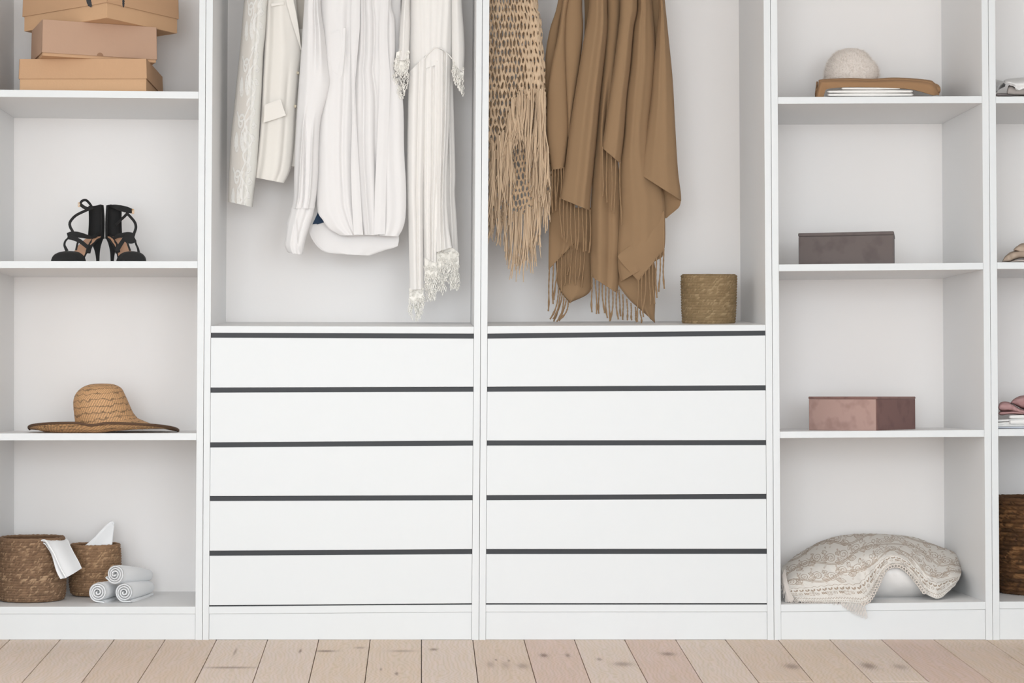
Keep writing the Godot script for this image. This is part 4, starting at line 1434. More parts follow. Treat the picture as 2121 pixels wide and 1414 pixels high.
func shawl() -> void:
	var yarn := bumpy([214, 188, 158], 0.9, M.fine, 22.0, 0.5)
	var o := thing("shawl", "beige open crochet shawl with long fringe hanging beside the middle post", "shawl", at(1075, 0, -0.2))
	var lft := v3([1011, -150, 1010, 0, 1009, 150, 1008, 330], 0)
	var rgt := v3([1100, -150, 1110, 0, 1116, 28, 1121, 53, 1122, 89, 1127, 132, 1127, 180, 1129, 223, 1134, 255, 1137, 330], 0)
	var s := Shape.new()
	# everything below a slanting hem is fringe, not net
	net(s, lft, rgt, -0.175, 15, 27, [0.36, 0.74], folds([[.2, .25, .1, .008], [.5, .5, .08, .012], [.75, .72, .07, .014], [.92, .92, .06, .01]], .02), func(u: float, v: float) -> bool: return (v > 0.735 and u > 0.5) or (v > 0.92 and u > 0.4))
	part("net", s, yarn, o)
	s = Shape.new()
	net(s, v3([1012, -150, 1010, 100, 1009, 300, 1010, 470], 0), v3([1100, -150, 1112, 0, 1124, 120, 1133, 255, 1143, 400, 1128, 428], 0), -0.205, 17, 46, [0.36, 0.62], folds([[.3, .3, .1, .006], [.6, .6, .1, .006]], .016), func(_u: float, _v: float) -> bool: return false)
	part("under_layer", s, bumpy([206, 178, 146], 0.9, M.fine, 22.0, 0.5), o)
	s = Shape.new()
	for k in 44:   # bunches of fringe of the upper layer, over the finer net below
		var x := lerpf(1052, 1130, rng.randf())
		var y := 194.0 + rng.randf_range(-12, 16) + (46 * smoothstep(1072, 1048, x))
		bunch(s, x, y, rng.randf_range(96, 142) if x < 1096 else rng.randf_range(150, 235), -0.15 + rng.randf_range(-.014, .014), rng.randf_range(-20, 12), 4)
	for k in 22:
		var x := rng.randf_range(1013, 1062)
		bunch(s, x, rng.randf_range(280, 335) - 30 * smoothstep(1030, 1060, x), rng.randf_range(110, 200), -0.155 + rng.randf_range(-.012, .012), rng.randf_range(-14, 14), 4)
	for k in 18:
		bunch(s, rng.randf_range(1106, 1134), rng.randf_range(245, 335), rng.randf_range(90, 150), -0.158 + rng.randf_range(-.012, .012), rng.randf_range(-10, 12), 4)
	tag(part("upper_fringe", s, yarn, o), "", "", "", "stuff")
	s = Shape.new()
	for k in 46:   # fringe along the hem of the under layer, longest near its point
		var x := rng.randf_range(1012, 1139)
		var y := 442.0 - 26 * smoothstep(1085, 1136, x) + rng.randf_range(-16, 4)
		var end := 0.0
		if x < 1075: end = lerpf(478, 580, clampf((x - 1000) / 75.0, 0, 1))
		else: end = lerpf(580, 470, clampf((x - 1090) / 50.0, 0, 1))
		bunch(s, x, y, (end - y) * rng.randf_range(0.78, 1.1), -0.185 + rng.randf_range(-.014, .014), rng.randf_range(-10, 8), 3)
	tag(part("lower_fringe", s, yarn, o), "", "", "", "stuff")

# ---------------------------------------------------------------- camel wrap
func tassel(o: Node, m: Material, x: float, y: float, len_: float, z: float, lean: float) -> void:
	var s := Shape.new()
	var pts := []
	var rad := []
	var ph := rng.randf() * TAU
	for k in 15:
		var t := k / 14.0
		pts.append(at(x + lean * t * t + 2.4 * sin(ph + t * 4.0) * t, y - 2 + len_ * t, z + 0.003 * sin(ph + t * 3.0)))
		rad.append((0.0019 if k % 2 else 0.0025) if k < 11 else [0.0034, 0.0030, 0.0022, 0.0026][k - 11])
	tube(s, pts, rad, 6)
	part("tassel", s, m, o)

func tassels(o: Node, m: Material, path: Array, n: int, z: float, len0: float, len1: float, lean := 0.0) -> void:
	var p := resample(v3(path, z), n)
	for k in n + 1:
		var q: Vector3 = p[k]
		tassel(o, m, q.x, q.y, lerpf(len0, len1, float(k) / n) * rng.randf_range(0.9, 1.08), z + rng.randf_range(-.002, .003), lean + rng.randf_range(-3, 3))

func camel_wrap() -> void:
	var camel := bumpy([148, 119, 88], 0.95, M.fine, 30.0, 0.2)
	var o := thing("blanket_scarf", "large camel wool wrap with tassels hanging in loose folds", "scarf", at(1270, 0, -0.2))
	var fold := func(l: Array, r: Array, z: float, bulge: float, extra := []): drape(o, "fold", l, r, z, camel, folds(extra, bulge * 1.45), 70, 30, 0.002)
	# back layers first
	fold.call([1175, -150, 1156, 0, 1139, 60, 1130, 115, 1127, 200, 1135, 330, 1139, 420, 1137, 480, 1136, 558], [1200, -150, 1185, 0, 1180, 100, 1180, 250, 1183, 380, 1200, 470, 1195, 500, 1182, 511], -0.222, .009, [[.5, .5, .1, -.006]])
	fold.call([1150, 430, 1150, 500, 1152, 560, 1157, 597, 1180, 628], [1232, 430, 1230, 500, 1226, 560, 1222, 604, 1181, 627], -0.236, .010, [[.6, .6, .2, .006]])
	fold.call([1195, -150, 1210, 0, 1210, 100, 1210, 250, 1220, 330], [1325, -150, 1340, 0, 1345, 120, 1335, 250, 1325, 330], -0.24, .01)
	# left folds
	fold.call([1190, -150, 1166, 0, 1156, 70, 1142, 140, 1133, 220, 1134, 290, 1142, 352], [1214, -150, 1178, 0, 1171, 60, 1171, 130, 1175, 230, 1177, 270, 1173, 310, 1168, 348], -0.182, .010)
	fold.call([1206, -150, 1172, 0, 1166, 60, 1168, 130, 1174, 230, 1177, 278], [1212, -150, 1206, 0, 1208, 60, 1202, 130, 1193, 190, 1183, 260, 1178, 285], -0.195, .014)
	fold.call([1222, -150, 1221, 0, 1206, 100, 1190, 200, 1179, 272, 1170, 350, 1159, 410], [1252, -150, 1257, 0, 1258, 60, 1251, 130, 1243, 200, 1236, 280, 1229, 350, 1224, 400, 1222, 436], -0.172, .026, [[.45, .5, .14, .006], [.78, .8, .07, .006]])
	# the recessed strip and its lower panel
	fold.call([1250, -150, 1256, 0, 1255, 60, 1250, 130, 1242, 200, 1235, 280, 1228, 350, 1224, 420, 1223, 500, 1224, 572], [1276, -150, 1287, 0, 1280, 110, 1273, 200, 1268, 280, 1279, 330, 1287, 400, 1288, 500, 1284, 560, 1279, 607], -0.2, .020, [[.5, .62, .1, -.01, .5, 1.0], [.28, .3, .14, .010, .5, 1.0]])
	# lower tail at the back, seen below the folded corner
	fold.call([1277, 560, 1277, 575, 1278, 584, 1286, 598, 1305, 622, 1334, 648], [1350, 520, 1358, 560, 1357, 600, 1357, 630, 1356, 655, 1357, 668], -0.205, .010, [[.4, .5, .2, .008]])
	# middle panel, and its corner folded up
	fold.call([1310, -150, 1320, 0, 1312, 60, 1305, 140, 1297, 200, 1292, 280, 1285, 345, 1284, 440, 1280, 520, 1281, 560, 1286, 583], [1338, -150, 1350, 0, 1356, 80, 1357, 140, 1352, 200, 1346, 270, 1360, 350, 1374, 390, 1378, 470, 1377, 510, 1372, 532], -0.176, .020, [[.3, .35, .12, .006], [.55, .6, .1, .005]])
	var s := Shape.new()
	cloth(s, [v4([1375, 436, -.164, 1342, 472, -.15, 1315, 500, -.146, 1287, 522, -.15]), v4([1376, 482, -.158, 1352, 508, -.142, 1330, 528, -.138, 1282, 536, -.146]), v4([1376, 518, -.154, 1362, 532, -.146, 1344, 555, -.142, 1322, 582, -.15])], 26, 20, none, 0.003)
	part("folded_corner", s, camel, o)
	# front fold and right-hand fold
	fold.call([1276, -150, 1285, 0, 1275, 110, 1262, 200, 1252, 270, 1247, 306], [1308, -150, 1320, 0, 1312, 60, 1305, 140, 1298, 200, 1292, 280, 1285, 338], -0.158, .022, [[.7, .7, .12, .004]])
	fold.call([1338, -150, 1346, 0, 1352, 60, 1354, 120, 1350, 200], [1352, -150, 1367, 0, 1364, 60, 1358, 140, 1352, 200], -0.21, .006)
	fold.call([1350, -150, 1364, 0, 1361, 60, 1354, 140, 1349, 200, 1340, 270, 1331, 325, 1326, 361], [1362, -150, 1377, 0, 1383, 60, 1393, 160, 1398, 250, 1402, 320, 1405, 360, 1410, 398, 1411, 415], -0.165, .026, [[.3, .3, .1, .004], [.6, .65, .1, .004]])
	s = Shape.new()
	cloth(s, [v4([1362, 376, -.17, 1380, 388, -.16, 1398, 398, -.158, 1411, 414, -.166]), v4([1366, 400, -.19, 1382, 412, -.185, 1396, 422, -.18, 1407, 428, -.178]), v4([1368, 440, -.2, 1378, 452, -.2, 1388, 445, -.198, 1398, 437, -.195])], 20, 14, none, 0.002)
	part("turned_edge", s, camel, o)
	# tassels along each hem
	tassels(o, camel, [1144, 352, 1168, 348], 4, -0.172, 85, 70)
	tassels(o, camel, [1160, 411, 1180, 421, 1200, 429, 1222, 436], 8, -0.155, 82, 92)
	tassels(o, camel, [1185, 510, 1200, 505, 1212, 500], 3, -0.205, 75, 90, -4)
	tassels(o, camel, [1138, 556, 1150, 543, 1165, 527, 1182, 511], 5, -0.214, 100, 60, -5)
	tassels(o, camel, [1157, 597, 1166, 612, 1177, 626], 5, -0.222, 72, 40, -16)
	tassels(o, camel, [1248, 306, 1260, 316, 1272, 326, 1284, 337], 4, -0.14, 95, 130)
	tassels(o, camel, [1226, 572, 1245, 584, 1262, 597, 1277, 605], 7, -0.182, 74, 62)
	tassels(o, camel, [1282, 602, 1296, 618, 1312, 634, 1326, 644], 5, -0.196, 60, 26, 4)
	tassels(o, camel, [1322, 582, 1338, 563, 1352, 546, 1364, 531, 1375, 518], 7, -0.14, 82, 78)

func pot() -> void:
	var c := at(1468, 620, -0.2)
	var y := at(1468, 670.2, -0.12).y
	var o := thing("rope_basket", "small round rope basket standing alone on the drawer counter", "basket", Vector3(c.x, y, -0.205))
	o.rotation.x = 0.066
	var cols := [lin(128, 106, 74), lin(152, 128, 94), lin(180, 156, 120)]
	coil(o, "woven_body", [[0.001, 0.077], [0.006, 0.0825], [0.03, 0.0845], [0.08, 0.0865], [0.15, 0.0878], [0.158, 0.0855], [0.1625, 0.079]], 20, 96, 0.0048, cols, true)

func garments() -> void:
	jacket()
	shirt()
	dress()
	shawl()
	camel_wrap()
	pot()

# ---------------------------------------------------------------- right-hand shelves
func throw_print() -> ImageTexture:
	# x runs from the ridge down to the hem, y along the cloth from left to right
	var w := 640; var h := 1560
	var base := Color(0.885, 0.862, 0.83)
	var cv := Canvas.new(w, h, base)
	var ink := Color(0.66, 0.59, 0.52); var soft := Color(0.76, 0.70, 0.645)
	for k in 14:   # curling leaves over the body of the cloth
		for r in 3:
			var y := 50.0 + k * 110.0 + 40 * (r % 2)
			var x := 70.0 + r * 150.0 + 22 * sin(k * 2.1 + r)
			var dir := 1.0 if (k + r) % 2 else -1.0
			cv.spiral(x, y, 44, 1.8, 0.6 + k + r, dir, 2.0, ink)
			cv.spiral(x + 6, y + 3, 30, 1.3, 1.6 + k, dir, 1.8, soft)
			cv.leaf(x + 38, y + 26, 74, 22, 1.7 + 0.4 * sin(k + r), 2.0, ink)
			cv.leaf(x + 42, y + 32, 52, 12, 1.7 + 0.4 * sin(k + r), 1.5, soft, true)
			cv.leaf(x - 24, y + 44, 46, 13, 0.5 + k * 0.5, 1.9, ink)
			for j in 6:
				cv.spiral(x - 60 + 22 * j, y + 66 + 14 * sin(j * 1.7 + k), 9, 1.1, j, dir, 1.6, soft if j % 2 else ink)
				cv.leaf(x - 50 + 20 * j, y - 44 + 10 * sin(j * 2.3), 18, 5, j * 1.1, 1.5, soft, j % 2 == 0)
	for k in 3:   # long scrolling stems with a beaded line between them
		for d in 2:
			var pts := []
			for j in 190: pts.append(Vector2(110 + k * 140 + d * 13 + 34 * sin(j * 0.11 + k * 2.0), j * 8.4))
			cv.stroke(pts, 1.9, ink)
		for j in 190: cv.dot(116 + k * 140 + 34 * sin(j * 0.11 + k * 2.0), j * 8.4, 3.4, soft, 0.8)
	for j in 34:   # border: leaf sprigs, little square flowers and dashes
		var y := 24.0 + j * 46.0
		cv.leaf(494, y, 25, 5, -0.5, 1.8, ink, true)
		cv.leaf(500, y + 15, 25, 5, 0.6, 1.8, ink, true)
		if j % 3 == 0:
			for q in [[-11, -11], [11, -11], [-11, 11], [11, 11]]:
				var c := Vector2(548 + q[0], y + q[1] + 10)
				cv.stroke([c + Vector2(-6, -6), c + Vector2(6, -6), c + Vector2(6, 6), c + Vector2(-6, 6), c + Vector2(-6, -6)], 1.5, ink)
		elif j % 3 == 1: cv.spiral(546, y + 10, 17, 1.2, j, 1.0, 1.8, ink)
		else:
			for q in 3: cv.leaf(532, y + q * 13, 24, 4, 0.2, 1.5, ink, true)
	var line := []
	for j in 196: line.append(Vector2(474 + 5 * sin(j * 0.9), j * 8.0))
	cv.stroke(line, 1.6, ink)
	line = []
	for j in 390: line.append(Vector2(598 + 8 * sin(j * 1.2), j * 4.0))
	cv.stroke(line, 1.5, ink)
	for j in 92: cv.dot(622, j * 17.0, 4.0, ink, 0.8)
	return cv.texture()

func covered_pillow() -> void:
	var satin := mat([240, 236, 232], 0.28)
	var o := thing("pillow", "glossy white satin pillow showing beneath the embroidered cloth", "pillow", at(1810, 1243, -0.2))
	var s := Shape.new()
	puff(s, v3([1650, 1205, 1676, 1176, 1708, 1152, 1800, 1132, 1885, 1144, 1925, 1174, 1944, 1204], 0), v3([1650, 1210, 1680, 1230, 1720, 1239, 1800, 1243.5, 1870, 1243, 1912, 1237, 1932, 1224, 1944, 1209], 0), -0.42, -0.095, 0.95, 0.006, 14.0, 70, 40)
	part("cushion_body", s, satin, o)
	o = thing("embroidered_throw", "cream cloth with brown leafy embroidery and fringe draped over the satin pillow", "throw", at(1800, 1200, -0.1))
	var m := mat([255, 255, 255], 0.9)
	m.albedo_texture = throw_print()
	s = Shape.new()
	var rows := [
		v4([1640, 1190, -.42, 1668, 1160, -.42, 1720, 1130, -.42, 1790, 1122, -.42, 1880, 1128, -.42, 1930, 1142, -.42, 1972, 1165, -.41, 1984, 1190, -.38]),
		v4([1624, 1173, -.33, 1652, 1147, -.33, 1716, 1114, -.33, 1786, 1104.5, -.33, 1883, 1110, -.33, 1932, 1126, -.33, 1979, 1145, -.33, 1990, 1172, -.31]),
		v4([1620, 1180, -.2, 1650, 1164, -.2, 1712, 1137, -.2, 1784, 1124, -.2, 1878, 1130, -.2, 1928, 1148, -.2, 1974, 1172, -.2, 1991, 1186, -.22]),
		v4([1628, 1208, -.1, 1654, 1196, -.085, 1712, 1180, -.075, 1775, 1164, -.07, 1848, 1148, -.1, 1904, 1172, -.085, 1952, 1206, -.1, 1987, 1198, -.15]),
		v4([1642, 1244, -.05, 1692, 1247.5, -.035, 1742, 1247, -.012, 1776, 1249, 0.005, 1789, 1250, 0.006, 1803, 1240, -.01, 1818, 1212, -.05, 1831, 1184, -.08, 1846, 1173, -.088, 1865, 1173, -.088, 1885, 1188, -.08, 1900, 1207, -.07, 1914, 1226, -.065, 1943, 1239, -.07, 1967, 1222, -.1, 1983, 1205, -.14])]
	cloth(s, rows, 150, 60, func(ss, t): return 0.011 * noise.get_noise_2d(ss * 11.0, t * 4.0) * t + 0.004 * sin(ss * 38.0) * smoothstep(0.7, 1.0, t), 0.002)
	part("cloth", s, m, o)
	# scalloped edge along the opening
	s = Shape.new()
	var edge := resample(v4([1789, 1250, 0.008, 1803, 1240, -.008, 1818, 1212, -.048, 1831, 1184, -.078, 1846, 1173, -.086, 1865, 1173, -.086, 1885, 1188, -.078, 1900, 1207, -.068, 1914, 1226, -.063]), 30)
	for k in edge.size():
		var q: Vector3 = edge[k]
		var pts := []
		for j in 9: pts.append(at(q.x + 3.4 * cos(TAU * j / 8), q.y + 3.4 * sin(TAU * j / 8), q.z + .002))
		tube(s, pts, [0.0022], 5, 1.0, Color.WHITE, false)
	part("scalloped_edge", s, mat([222, 212, 202], 0.9), o)
	s = Shape.new()
	var fr := resample(v4([1622, 1182, -.13, 1625, 1200, -.1, 1631, 1222, -.075, 1640, 1242, -.052]), 34)
	for q in fr:   # fringe on the left end
		tube(s, [at(q.x + 4, q.y - 3, q.z), at(q.x - 1, q.y + 8, q.z + .012), at(q.x - rng.randf_range(1, 5), minf(q.y + rng.randf_range(18, 30), 1247), q.z + .016)], [0.0012, 0.0012, 0.0007], 5)
	fr = resample(v4([1640, 1243, -.05, 1692, 1246.5, -.035, 1742, 1247, -.012]), 50)
	for q in fr: tube(s, [at(q.x, q.y - 1, q.z), at(q.x + rng.randf_range(-3, 3), q.y + 2, q.z + .008), at(q.x + rng.randf_range(-4, 3), q.y + 4.5, minf(q.z + .022, 0.004))], [0.0012, 0.0012, 0.0007], 5)
	fr = resample(v4([1742, 1246, -.004, 1776, 1249, 0.008, 1790, 1250, 0.009]), 15)
	for k in fr.size():   # and at the corner that hangs over the shelf
		var q: Vector3 = fr[k]
		var t := k / 15.0
		tube(s, [at(q.x, q.y, q.z), at(q.x + 2, q.y + 6 + 4 * t, q.z + .004), at(q.x + 4 + 2 * t, q.y + 10 + 18 * t, q.z + .004), at(q.x + 3 - rng.randf_range(-2, 3), q.y + 12 + 20 * t, q.z + .003)], [0.0014, 0.0014, 0.0012, 0.0006], 5)
	tag(part("fringe", s, mat([234, 225, 217], 0.95), o), "", "", "", "stuff")

func velvet(rgb: Array, rgb2: Array, seed_: int) -> StandardMaterial3D:
	var n := FastNoiseLite.new(); n.seed = seed_; n.frequency = 0.014; n.fractal_octaves = 3
	var g := Gradient.new()
	g.set_color(0, Color(rgb2[0] / 255.0, rgb2[1] / 255.0, rgb2[2] / 255.0)); g.set_color(1, Color(rgb[0] / 255.0, rgb[1] / 255.0, rgb[2] / 255.0))
	g.set_offset(0, 0.12); g.set_offset(1, 0.5)
	var t := NoiseTexture2D.new()
	t.width = 256; t.height = 256; t.seamless = true; t.noise = n; t.color_ramp = g
	var m := mat([255, 255, 255], 0.95, {"rim": 0.25})
	m.albedo_texture = t
	m.uv1_triplanar = true
	m.uv1_scale = Vector3.ONE * 4.0
	return m

func velvet_boxes() -> void:
	var grey := velvet([108, 98, 95], [98, 88, 86], 4)
	var c := at(1850.6, 478.6, -0.03)
	var y := at(1760, 545.6, 0).y + 0.0006
	var yaw := deg_to_rad(15.0)
	var w := 0.292; var d := 0.2
	var dir := Vector3(cos(yaw), 0, sin(yaw))
	var back := Vector3(sin(yaw), 0, -cos(yaw))
	var mid := c - dir * w / 2 + back * d / 2
	var o := thing("storage_box", "dark grey velvet box with a thin lid on the second shelf", "box", Vector3(mid.x, y, mid.z), -yaw)
	var h := c.y - y
	var s := Shape.new()
	box(s, Vector3(-w / 2, 0, -d / 2), Vector3(w / 2, h - 0.011, d / 2), 0.002)
	part("box_base", s, grey, o, true)
	s = Shape.new()
	box(s, Vector3(-w / 2 - .0012, h - 0.0105, -d / 2 - .0012), Vector3(w / 2 + .0012, h, d / 2 + .0012), 0.002)
	part("lid", s, grey, o, true)
	var pink := velvet([184, 152, 142], [168, 136, 127], 9); var brown := velvet([122, 88, 82], [112, 79, 74], 12)  # darker copy of the pink, painting shade onto the right face
	c = at(1816, 821, -0.045)
	y = at(1790, 893.0, -0.045).y + 0.0006
	yaw = deg_to_rad(41.0)
	w = 0.24; d = 0.262
	dir = Vector3(cos(yaw), 0, sin(yaw))
	back = Vector3(sin(yaw), 0, -cos(yaw))
	mid = c - dir * w / 2 + back * d / 2
	h = c.y - y
	o = thing("storage_box", "dusty pink velvet box with its shaded side coloured brown, corner turned forward", "box", Vector3(mid.x, y, mid.z), -yaw)
	s = Shape.new()
	box(s, Vector3(-w / 2, 0, -d / 2), Vector3(w / 2 - 0.003, h - 0.008, d / 2), 0.002)
	part("box_base", s, pink, o, true)
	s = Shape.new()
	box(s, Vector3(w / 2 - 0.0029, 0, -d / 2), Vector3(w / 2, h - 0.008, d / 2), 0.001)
	tag(part("side_panel", s, brown, o, true), "pink velvet side darkened to brown for shade")
	s = Shape.new()
	box(s, Vector3(-w / 2 - .0012, h - 0.0078, -d / 2 - .0012), Vector3(w / 2 + .0012, h, d / 2 + .0012), 0.002)
	part("lid", s, velvet([140, 106, 98], [116, 84, 78], 3), o, true)

func folded_layers(o: Node, called: String, x0: float, x1: float, tops: Array, z0: float, z1: float, m: Material) -> void:
	# tops: for every layer [upper edge left, upper edge right, lower edge left, lower edge right]
	var s := Shape.new()
	for k in tops.size():
		var q: Array = tops[k]
		var a := x0 + rng.randf_range(-1, 2); var b := x1 + rng.randf_range(-2, 1)
		puff(s, v3([a, q[0] + 1, lerpf(a, b, .3), lerpf(q[0], q[1], .3), lerpf(a, b, .7), lerpf(q[0], q[1], .7), b, q[1] + 1], 0), v3([a, q[2] - 1, lerpf(a, b, .5), lerpf(q[2], q[3], .5), b, q[3] - 1], 0), z0, z1, 0.25, 0.0012, 25.0, 60, 20)
	part(called, s, m, o)

func top_shelf() -> void:
	var linen := mat([243, 240, 236], 0.9)
	var o := thing("folded_linen", "white linen folded double, lowest beneath the brown blanket", "linen", at(1800, 200, -0.2), 0.0, "folded white linens")
	folded_layers(o, "folded_cloth", 1711, 1893, [[186.6, 185.6, 193.4, 193.0], [192.8, 192.4, 200.6, 200]], -0.34, -0.010, linen)
	o = thing("folded_linen", "smaller white folded linen directly beneath the brown blanket", "linen", at(1800, 187, -0.2), 0.0, "folded white linens")
	folded_layers(o, "folded_cloth", 1741, 1866, [[180, 182, 186.6, 185.6]], -0.33, -0.012, linen)
	var camel := bumpy([158, 122, 88], 0.95, M.soft, 20.0, 0.15)
	o = thing("folded_blanket", "folded camel brown blanket laid over white linens on the top shelf", "blanket", at(1815, 170, -0.2))
	var s := Shape.new()
	cloth(s, [v4([1690, 200.5, -.05, 1693, 185, -.055, 1696, 170, -.06, 1700, 164.5, -.07, 1757, 161.6, -.07, 1808, 163, -.07, 1846, 160.5, -.07, 1882, 161.5, -.07, 1926, 166, -.07, 1936, 172, -.07, 1946, 178, -.08, 1946, 194, -.08]),
		v4([1694, 200.5, -.035, 1697, 187, -.035, 1700, 174, -.033, 1706, 170, -.03, 1757, 169, -.028, 1808, 170, -.026, 1846, 169, -.026, 1882, 169.5, -.028, 1922, 174, -.03, 1934, 180, -.032, 1940, 186, -.04, 1944, 195, -.05]),
		v4([1706, 200.5, -.035, 1708, 193, -.035, 1711, 185.5, -.035, 1722, 183, -.03, 1757, 180.5, -.026, 1808, 181, -.025, 1846, 182.5, -.025, 1882, 184.3, -.027, 1908, 190, -.03, 1933, 197.5, -.034, 1938, 197, -.04, 1945, 195, -.05])], 90, 20, none, 0.004)
	part("front_fold", s, camel, o)
	s = Shape.new()
	puff(s, v3([1695, 168, 1700, 164.5, 1757, 161.6, 1808, 163, 1846, 160.5, 1882, 161.5, 1926, 166, 1936, 171], 0), v3([1695, 179, 1712, 179, 1740, 177, 1808, 177, 1848, 178, 1892, 180, 1920, 186, 1936, 183], 0), -0.40, -0.04, 0.3, 0.002, 20.0, 60, 24)
	part("folded_body", s, camel, o)
	s = Shape.new()
	puff(s, v3([1931, 174, 1938, 174, 1946, 178.5, 1948.5, 182], 0), v3([1931, 190, 1938, 193, 1944, 194, 1948.5, 190], 0), -0.38, -0.05, 0.4, 0.002, 30.0, 16, 20)
	for k in 40: tube(s, [at(1692 + rng.randf_range(-1, 2), rng.randf_range(168, 190), -0.05 - rng.randf() * 0.1), at(1689 + rng.randf_range(-1, 3), minf(rng.randf_range(188, 203), 200), -0.05 - rng.randf() * 0.1)], [0.0012, 0.0007], 5)
	part("folded_edge", s, camel, o)
	# fluffy hat
	var fluff := mat([240, 230, 221], 1.0, {"rim": 0.3})
	var c := at(1760, 171, -0.27)
	o = thing("fluffy_hat", "fluffy cream knitted hat standing behind the folded brown blanket", "hat", c)
	s = Shape.new()
	var p := PackedVector3Array()
	var heads := []
	for r in 25:
		var v := r / 24.0
		for j in 48:
			var a := TAU * j / 48
			var rad := 0.083 * pow(maxf(1.0 - pow(v, 2.4), 0.0), 0.5) * (1 + 0.05 * noise.get_noise_3d(cos(a) * 2, v * 3, sin(a) * 2))
			var q := Vector3(cos(a) * rad + 0.002 * v + 0.018 * maxf(cos(a), 0.0) * (1 - v) * sin(PI * minf(v * 1.4, 1.0)), 0.113 * v, sin(a) * rad * 0.9)
			q *= 1.0 + 0.03 * noise.get_noise_3dv(q * 40)
			p.append(q)
			heads.append(q)
	s.grid(p, 25, 48, false, true)
	part("crown", s, fluff, o, true)
	s = Shape.new()
	for k in 12000:
		var hi := rng.randi() % (22 * 48)
		var q: Vector3 = heads[hi].lerp(heads[hi + 49], rng.randf()).lerp(heads[hi + 1], rng.randf() * 0.6)
		if (q - heads[hi]).length() > 0.03: continue
		if q.z < -0.03: continue
		var out := Vector3(q.x, (q.y - 0.02) * 0.9, q.z).normalized()
		var tip := q + (out + Vector3(rng.randf_range(-1.6, 1.6), rng.randf_range(-1.6, 1.6), rng.randf_range(-1.6, 1.6))).normalized() * rng.randf_range(0.004, 0.012)
		if q.y + tip.y < 0.004: continue
		var side := out.cross(Vector3(rng.randf() - .5, rng.randf() - .5, rng.randf() - .5)).normalized() * 0.0004
		var a := s.vert(q - side); var b := s.vert(q + side); var d := s.vert(tip)
		s.tri(a, b, d)
	tag(part("fuzz", s, fluff, o, true), "", "", "", "stuff")

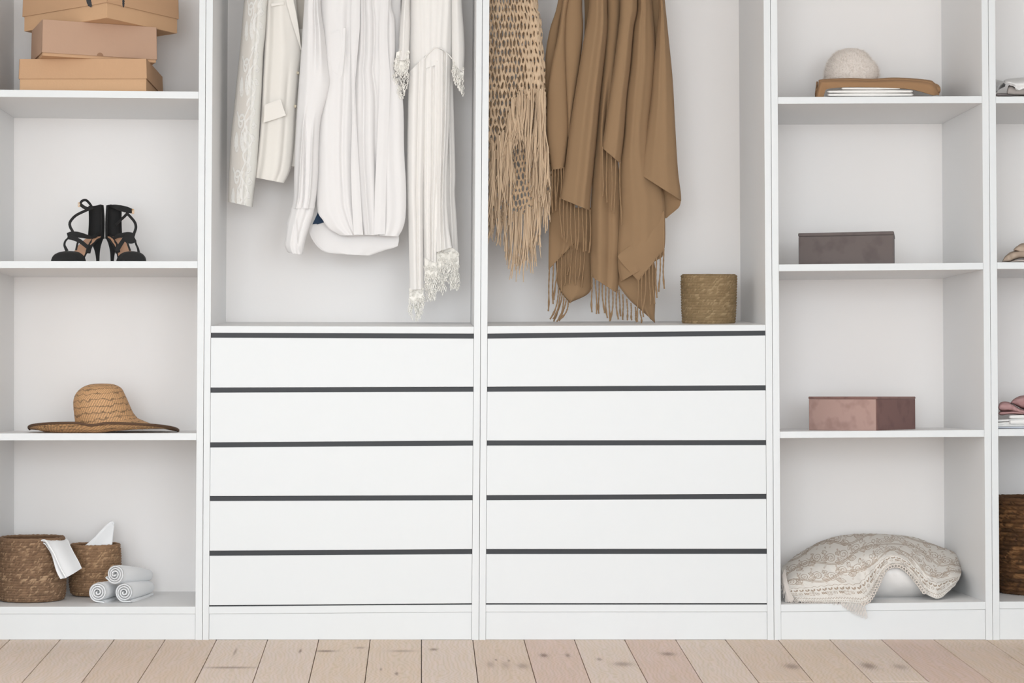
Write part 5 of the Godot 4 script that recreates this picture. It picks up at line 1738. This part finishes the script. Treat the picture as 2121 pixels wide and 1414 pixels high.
func far_right() -> void:
	# top: pale garments in a heap
	var o := thing("folded_garment", "beige grey folded garment under white cloth at the frame edge", "garment", at(2130, 199, -0.2), 0.0, "clothes heaped on the far shelf")
	var s := Shape.new()
	var taupe := mat([176, 166, 160], 0.95)
	puff(s, v3([2085.5, 186, 2088, 178, 2094, 176, 2110, 180, 2130, 176, 2190, 178, 2230, 186], 0), v3([2085.5, 196, 2088, 198.8, 2110, 199, 2150, 199, 2200, 198.6, 2230, 194], 0), -0.36, -0.03, 0.45, 0.004, 24.0)
	part("folded_cloth", s, taupe, o)
	s = Shape.new()
	puff(s, v3([2062, 194.5, 2070, 193, 2090, 193.5, 2105, 195], 0), v3([2062, 199.5, 2070, 199.6, 2090, 199.6, 2105, 199], 0), -0.34, -0.05, 0.4)
	part("lower_fold", s, mat([140, 130, 128], 0.95), o)
	o = thing("folded_garment", "pale grey crumpled garment beside the post on the far top shelf", "garment", at(2070, 190, -0.2), 0.0, "clothes heaped on the far shelf")
	s = Shape.new()
	cloth(s, [v4([2052, 163, -.16, 2063, 164.5, -.15, 2073, 167, -.145, 2082, 170, -.14]), v4([2052, 176, -.11, 2064, 174, -.1, 2074, 174, -.1, 2083, 174, -.12]), v4([2052, 192, -.1, 2063, 190, -.095, 2072, 184, -.1, 2082, 177, -.125])], 24, 16, func(a, b): return 0.006 * sin(a * 9.0 + b * 4.0), 0.004)
	cloth(s, [v4([2052, 163, -.16, 2082, 170, -.14]), v4([2052, 192, -.1, 2082, 177, -.125])], 10, 6, func(_a, _b): return -0.05, 0.004)
	part("crumpled_cloth", s, mat([206, 204, 202], 0.95), o)
	o = thing("folded_garment", "white cloth spread over the beige grey garment at the frame edge", "garment", at(2120, 170, -0.2), 0.0, "clothes heaped on the far shelf")
	s = Shape.new()
	cloth(s, [v4([2076, 169, -.25, 2083, 164.5, -.25, 2100, 162, -.25, 2125, 160, -.25, 2170, 160, -.25]), v4([2080, 172, -.05, 2090, 169, -.035, 2104, 170, -.03, 2126, 168, -.03, 2170, 170, -.03]), v4([2083, 171.5, -.045, 2092, 174, -.022, 2101, 180, -.018, 2111, 186.5, -.016, 2124, 183, -.018, 2170, 186, -.018])], 50, 20, func(a, b): return 0.004 * sin(a * 30.0) * b, 0.004)
	part("draped_cloth", s, mat([240, 238, 236], 0.95), o)
	# second: beige knit
	var rib := func(base: Color, dark: Color, freq: float) -> Callable:
		return func(u: float, _v: float, q: Vector3) -> Color: return dark.lerp(base, 0.5 + 0.5 * sin(q.y * freq + 0.8 * sin(u * 9.0)) * 0.5 + 0.25)
	var vm := mat([255, 255, 255], 0.95, {"vcol": true})
	o = thing("knitted_sweater", "beige knitted sweater lying in folds on the far second shelf", "sweater", at(2140, 542, -0.2))
	s = Shape.new()
	var bb := lin(192, 172, 154); var bd := lin(150, 128, 110)
	puff(s, v3([2076, 541, 2080, 532, 2090, 524, 2100, 520, 2115, 518, 2150, 514, 2220, 516, 2240, 530], 0), v3([2076, 542.6, 2082, 542.6, 2092, 542.4, 2104, 537, 2118, 535, 2150, 537, 2220, 540, 2240, 540], 0), -0.34, -0.05, 0.5, 0.005, 26.0, 60, 26, rib.call(bb, bd, 900.0))
	puff(s, v3([2099, 517, 2104, 511, 2112, 506, 2124, 503.5, 2160, 502, 2220, 506, 2236, 518], 0), v3([2099, 520, 2106, 521, 2116, 526, 2124, 527, 2160, 526, 2220, 524, 2236, 522], 0), -0.34, -0.06, 0.5, 0.005, 26.0, 60, 26, rib.call(bb, bd, 900.0))
	part("knit_body", s, vm, o)
	s = Shape.new()
	puff(s, v3([2091, 541, 2100, 538.5, 2118, 537, 2150, 536, 2236, 538], 0), v3([2091, 542.4, 2100, 542.4, 2118, 542.4, 2150, 542.2, 2236, 542], 0), -0.33, -0.06, 0.4, 0.002, 26.0)
	part("inner_fold", s, mat([208, 196, 188], 0.95), o)
	# third: pink knit over white cloths
	o = thing("folded_linen", "stack of white folded cloth beneath the pink knit", "linen", at(2140, 889, -0.2))
	var linen := mat([236, 234, 231], 0.95)
	folded_layers(o, "folded_cloth", 2056, 2240, [[881, 879, 888.4, 887]], -0.34, -0.05, mat([214, 216, 224], 0.95))
	folded_layers(o, "folded_cloth", 2060, 2240, [[868, 859, 875, 866], [874, 866, 881.5, 873], [878, 873, 885, 880]], -0.34, -0.04, linen)
	folded_layers(o, "folded_cloth", 2088, 2240, [[858.5, 858, 868, 868], [868, 868, 880, 879]], -0.33, -0.03, linen)
	var pb := lin(190, 152, 150); var pd := lin(150, 104, 104)
	o = thing("knitted_sweater", "dusty pink ribbed knit lying on white folded cloth", "sweater", at(2140, 860, -0.2))
	s = Shape.new()
	puff(s, v3([2068, 840, 2070, 834, 2076, 831, 2088, 832, 2100, 838, 2112, 846, 2124, 848, 2160, 848, 2230, 850], 0), v3([2068, 846, 2070, 851, 2078, 853, 2090, 852, 2104, 854, 2124, 858, 2160, 858, 2230, 856], 0), -0.32, -0.035, 0.55, 0.003, 26.0, 60, 26, rib.call(pb, pd, 1100.0))
	puff(s, v3([2068, 852, 2072, 850, 2086, 851, 2100, 850, 2124, 850, 2230, 852], 0), v3([2068, 860, 2072, 861, 2086, 858.5, 2100, 858, 2124, 859, 2230, 859], 0), -0.32, -0.04, 0.55, 0.003, 26.0, 60, 26, rib.call(pb, pd, 1100.0))
	puff(s, v3([2093, 833, 2098, 827, 2108, 821.5, 2118, 819, 2150, 818, 2230, 826], 0), v3([2093, 835, 2100, 838, 2110, 843, 2118, 847, 2150, 850, 2230, 848], 0), -0.34, -0.05, 0.55, 0.003, 26.0, 60, 26, rib.call(lin(182, 146, 144), pd, 1100.0))
	part("knit_body", s, vm, o)
	# bottom: a dark braided basket
	var c := at(2157, 1244, -0.3)
	o = thing("basket", "dark brown braided basket on the bottom shelf at the right edge", "basket", Vector3(c.x, at(2140, 1244.6, 0).y + 0.001, -0.292))
	var cols := [lin(66, 44, 24), lin(122, 84, 50), lin(170, 124, 80)]
	coil(o, "woven_body", [[0.002, 0.138], [0.012, 0.148], [0.1, 0.1515], [0.2, 0.153], [0.298, 0.155]], 21, 48, 0.015, cols)
	lining(o, [[0.01, 0.148], [0.15, 0.151], [0.298, 0.155]], 0.01, mat([84, 60, 40], 0.9))
	rim_rope(o, 0.3, 0.1505, 0.008, cols)

func right_things() -> void:
	top_shelf()
	velvet_boxes()
	covered_pillow()
	far_right()
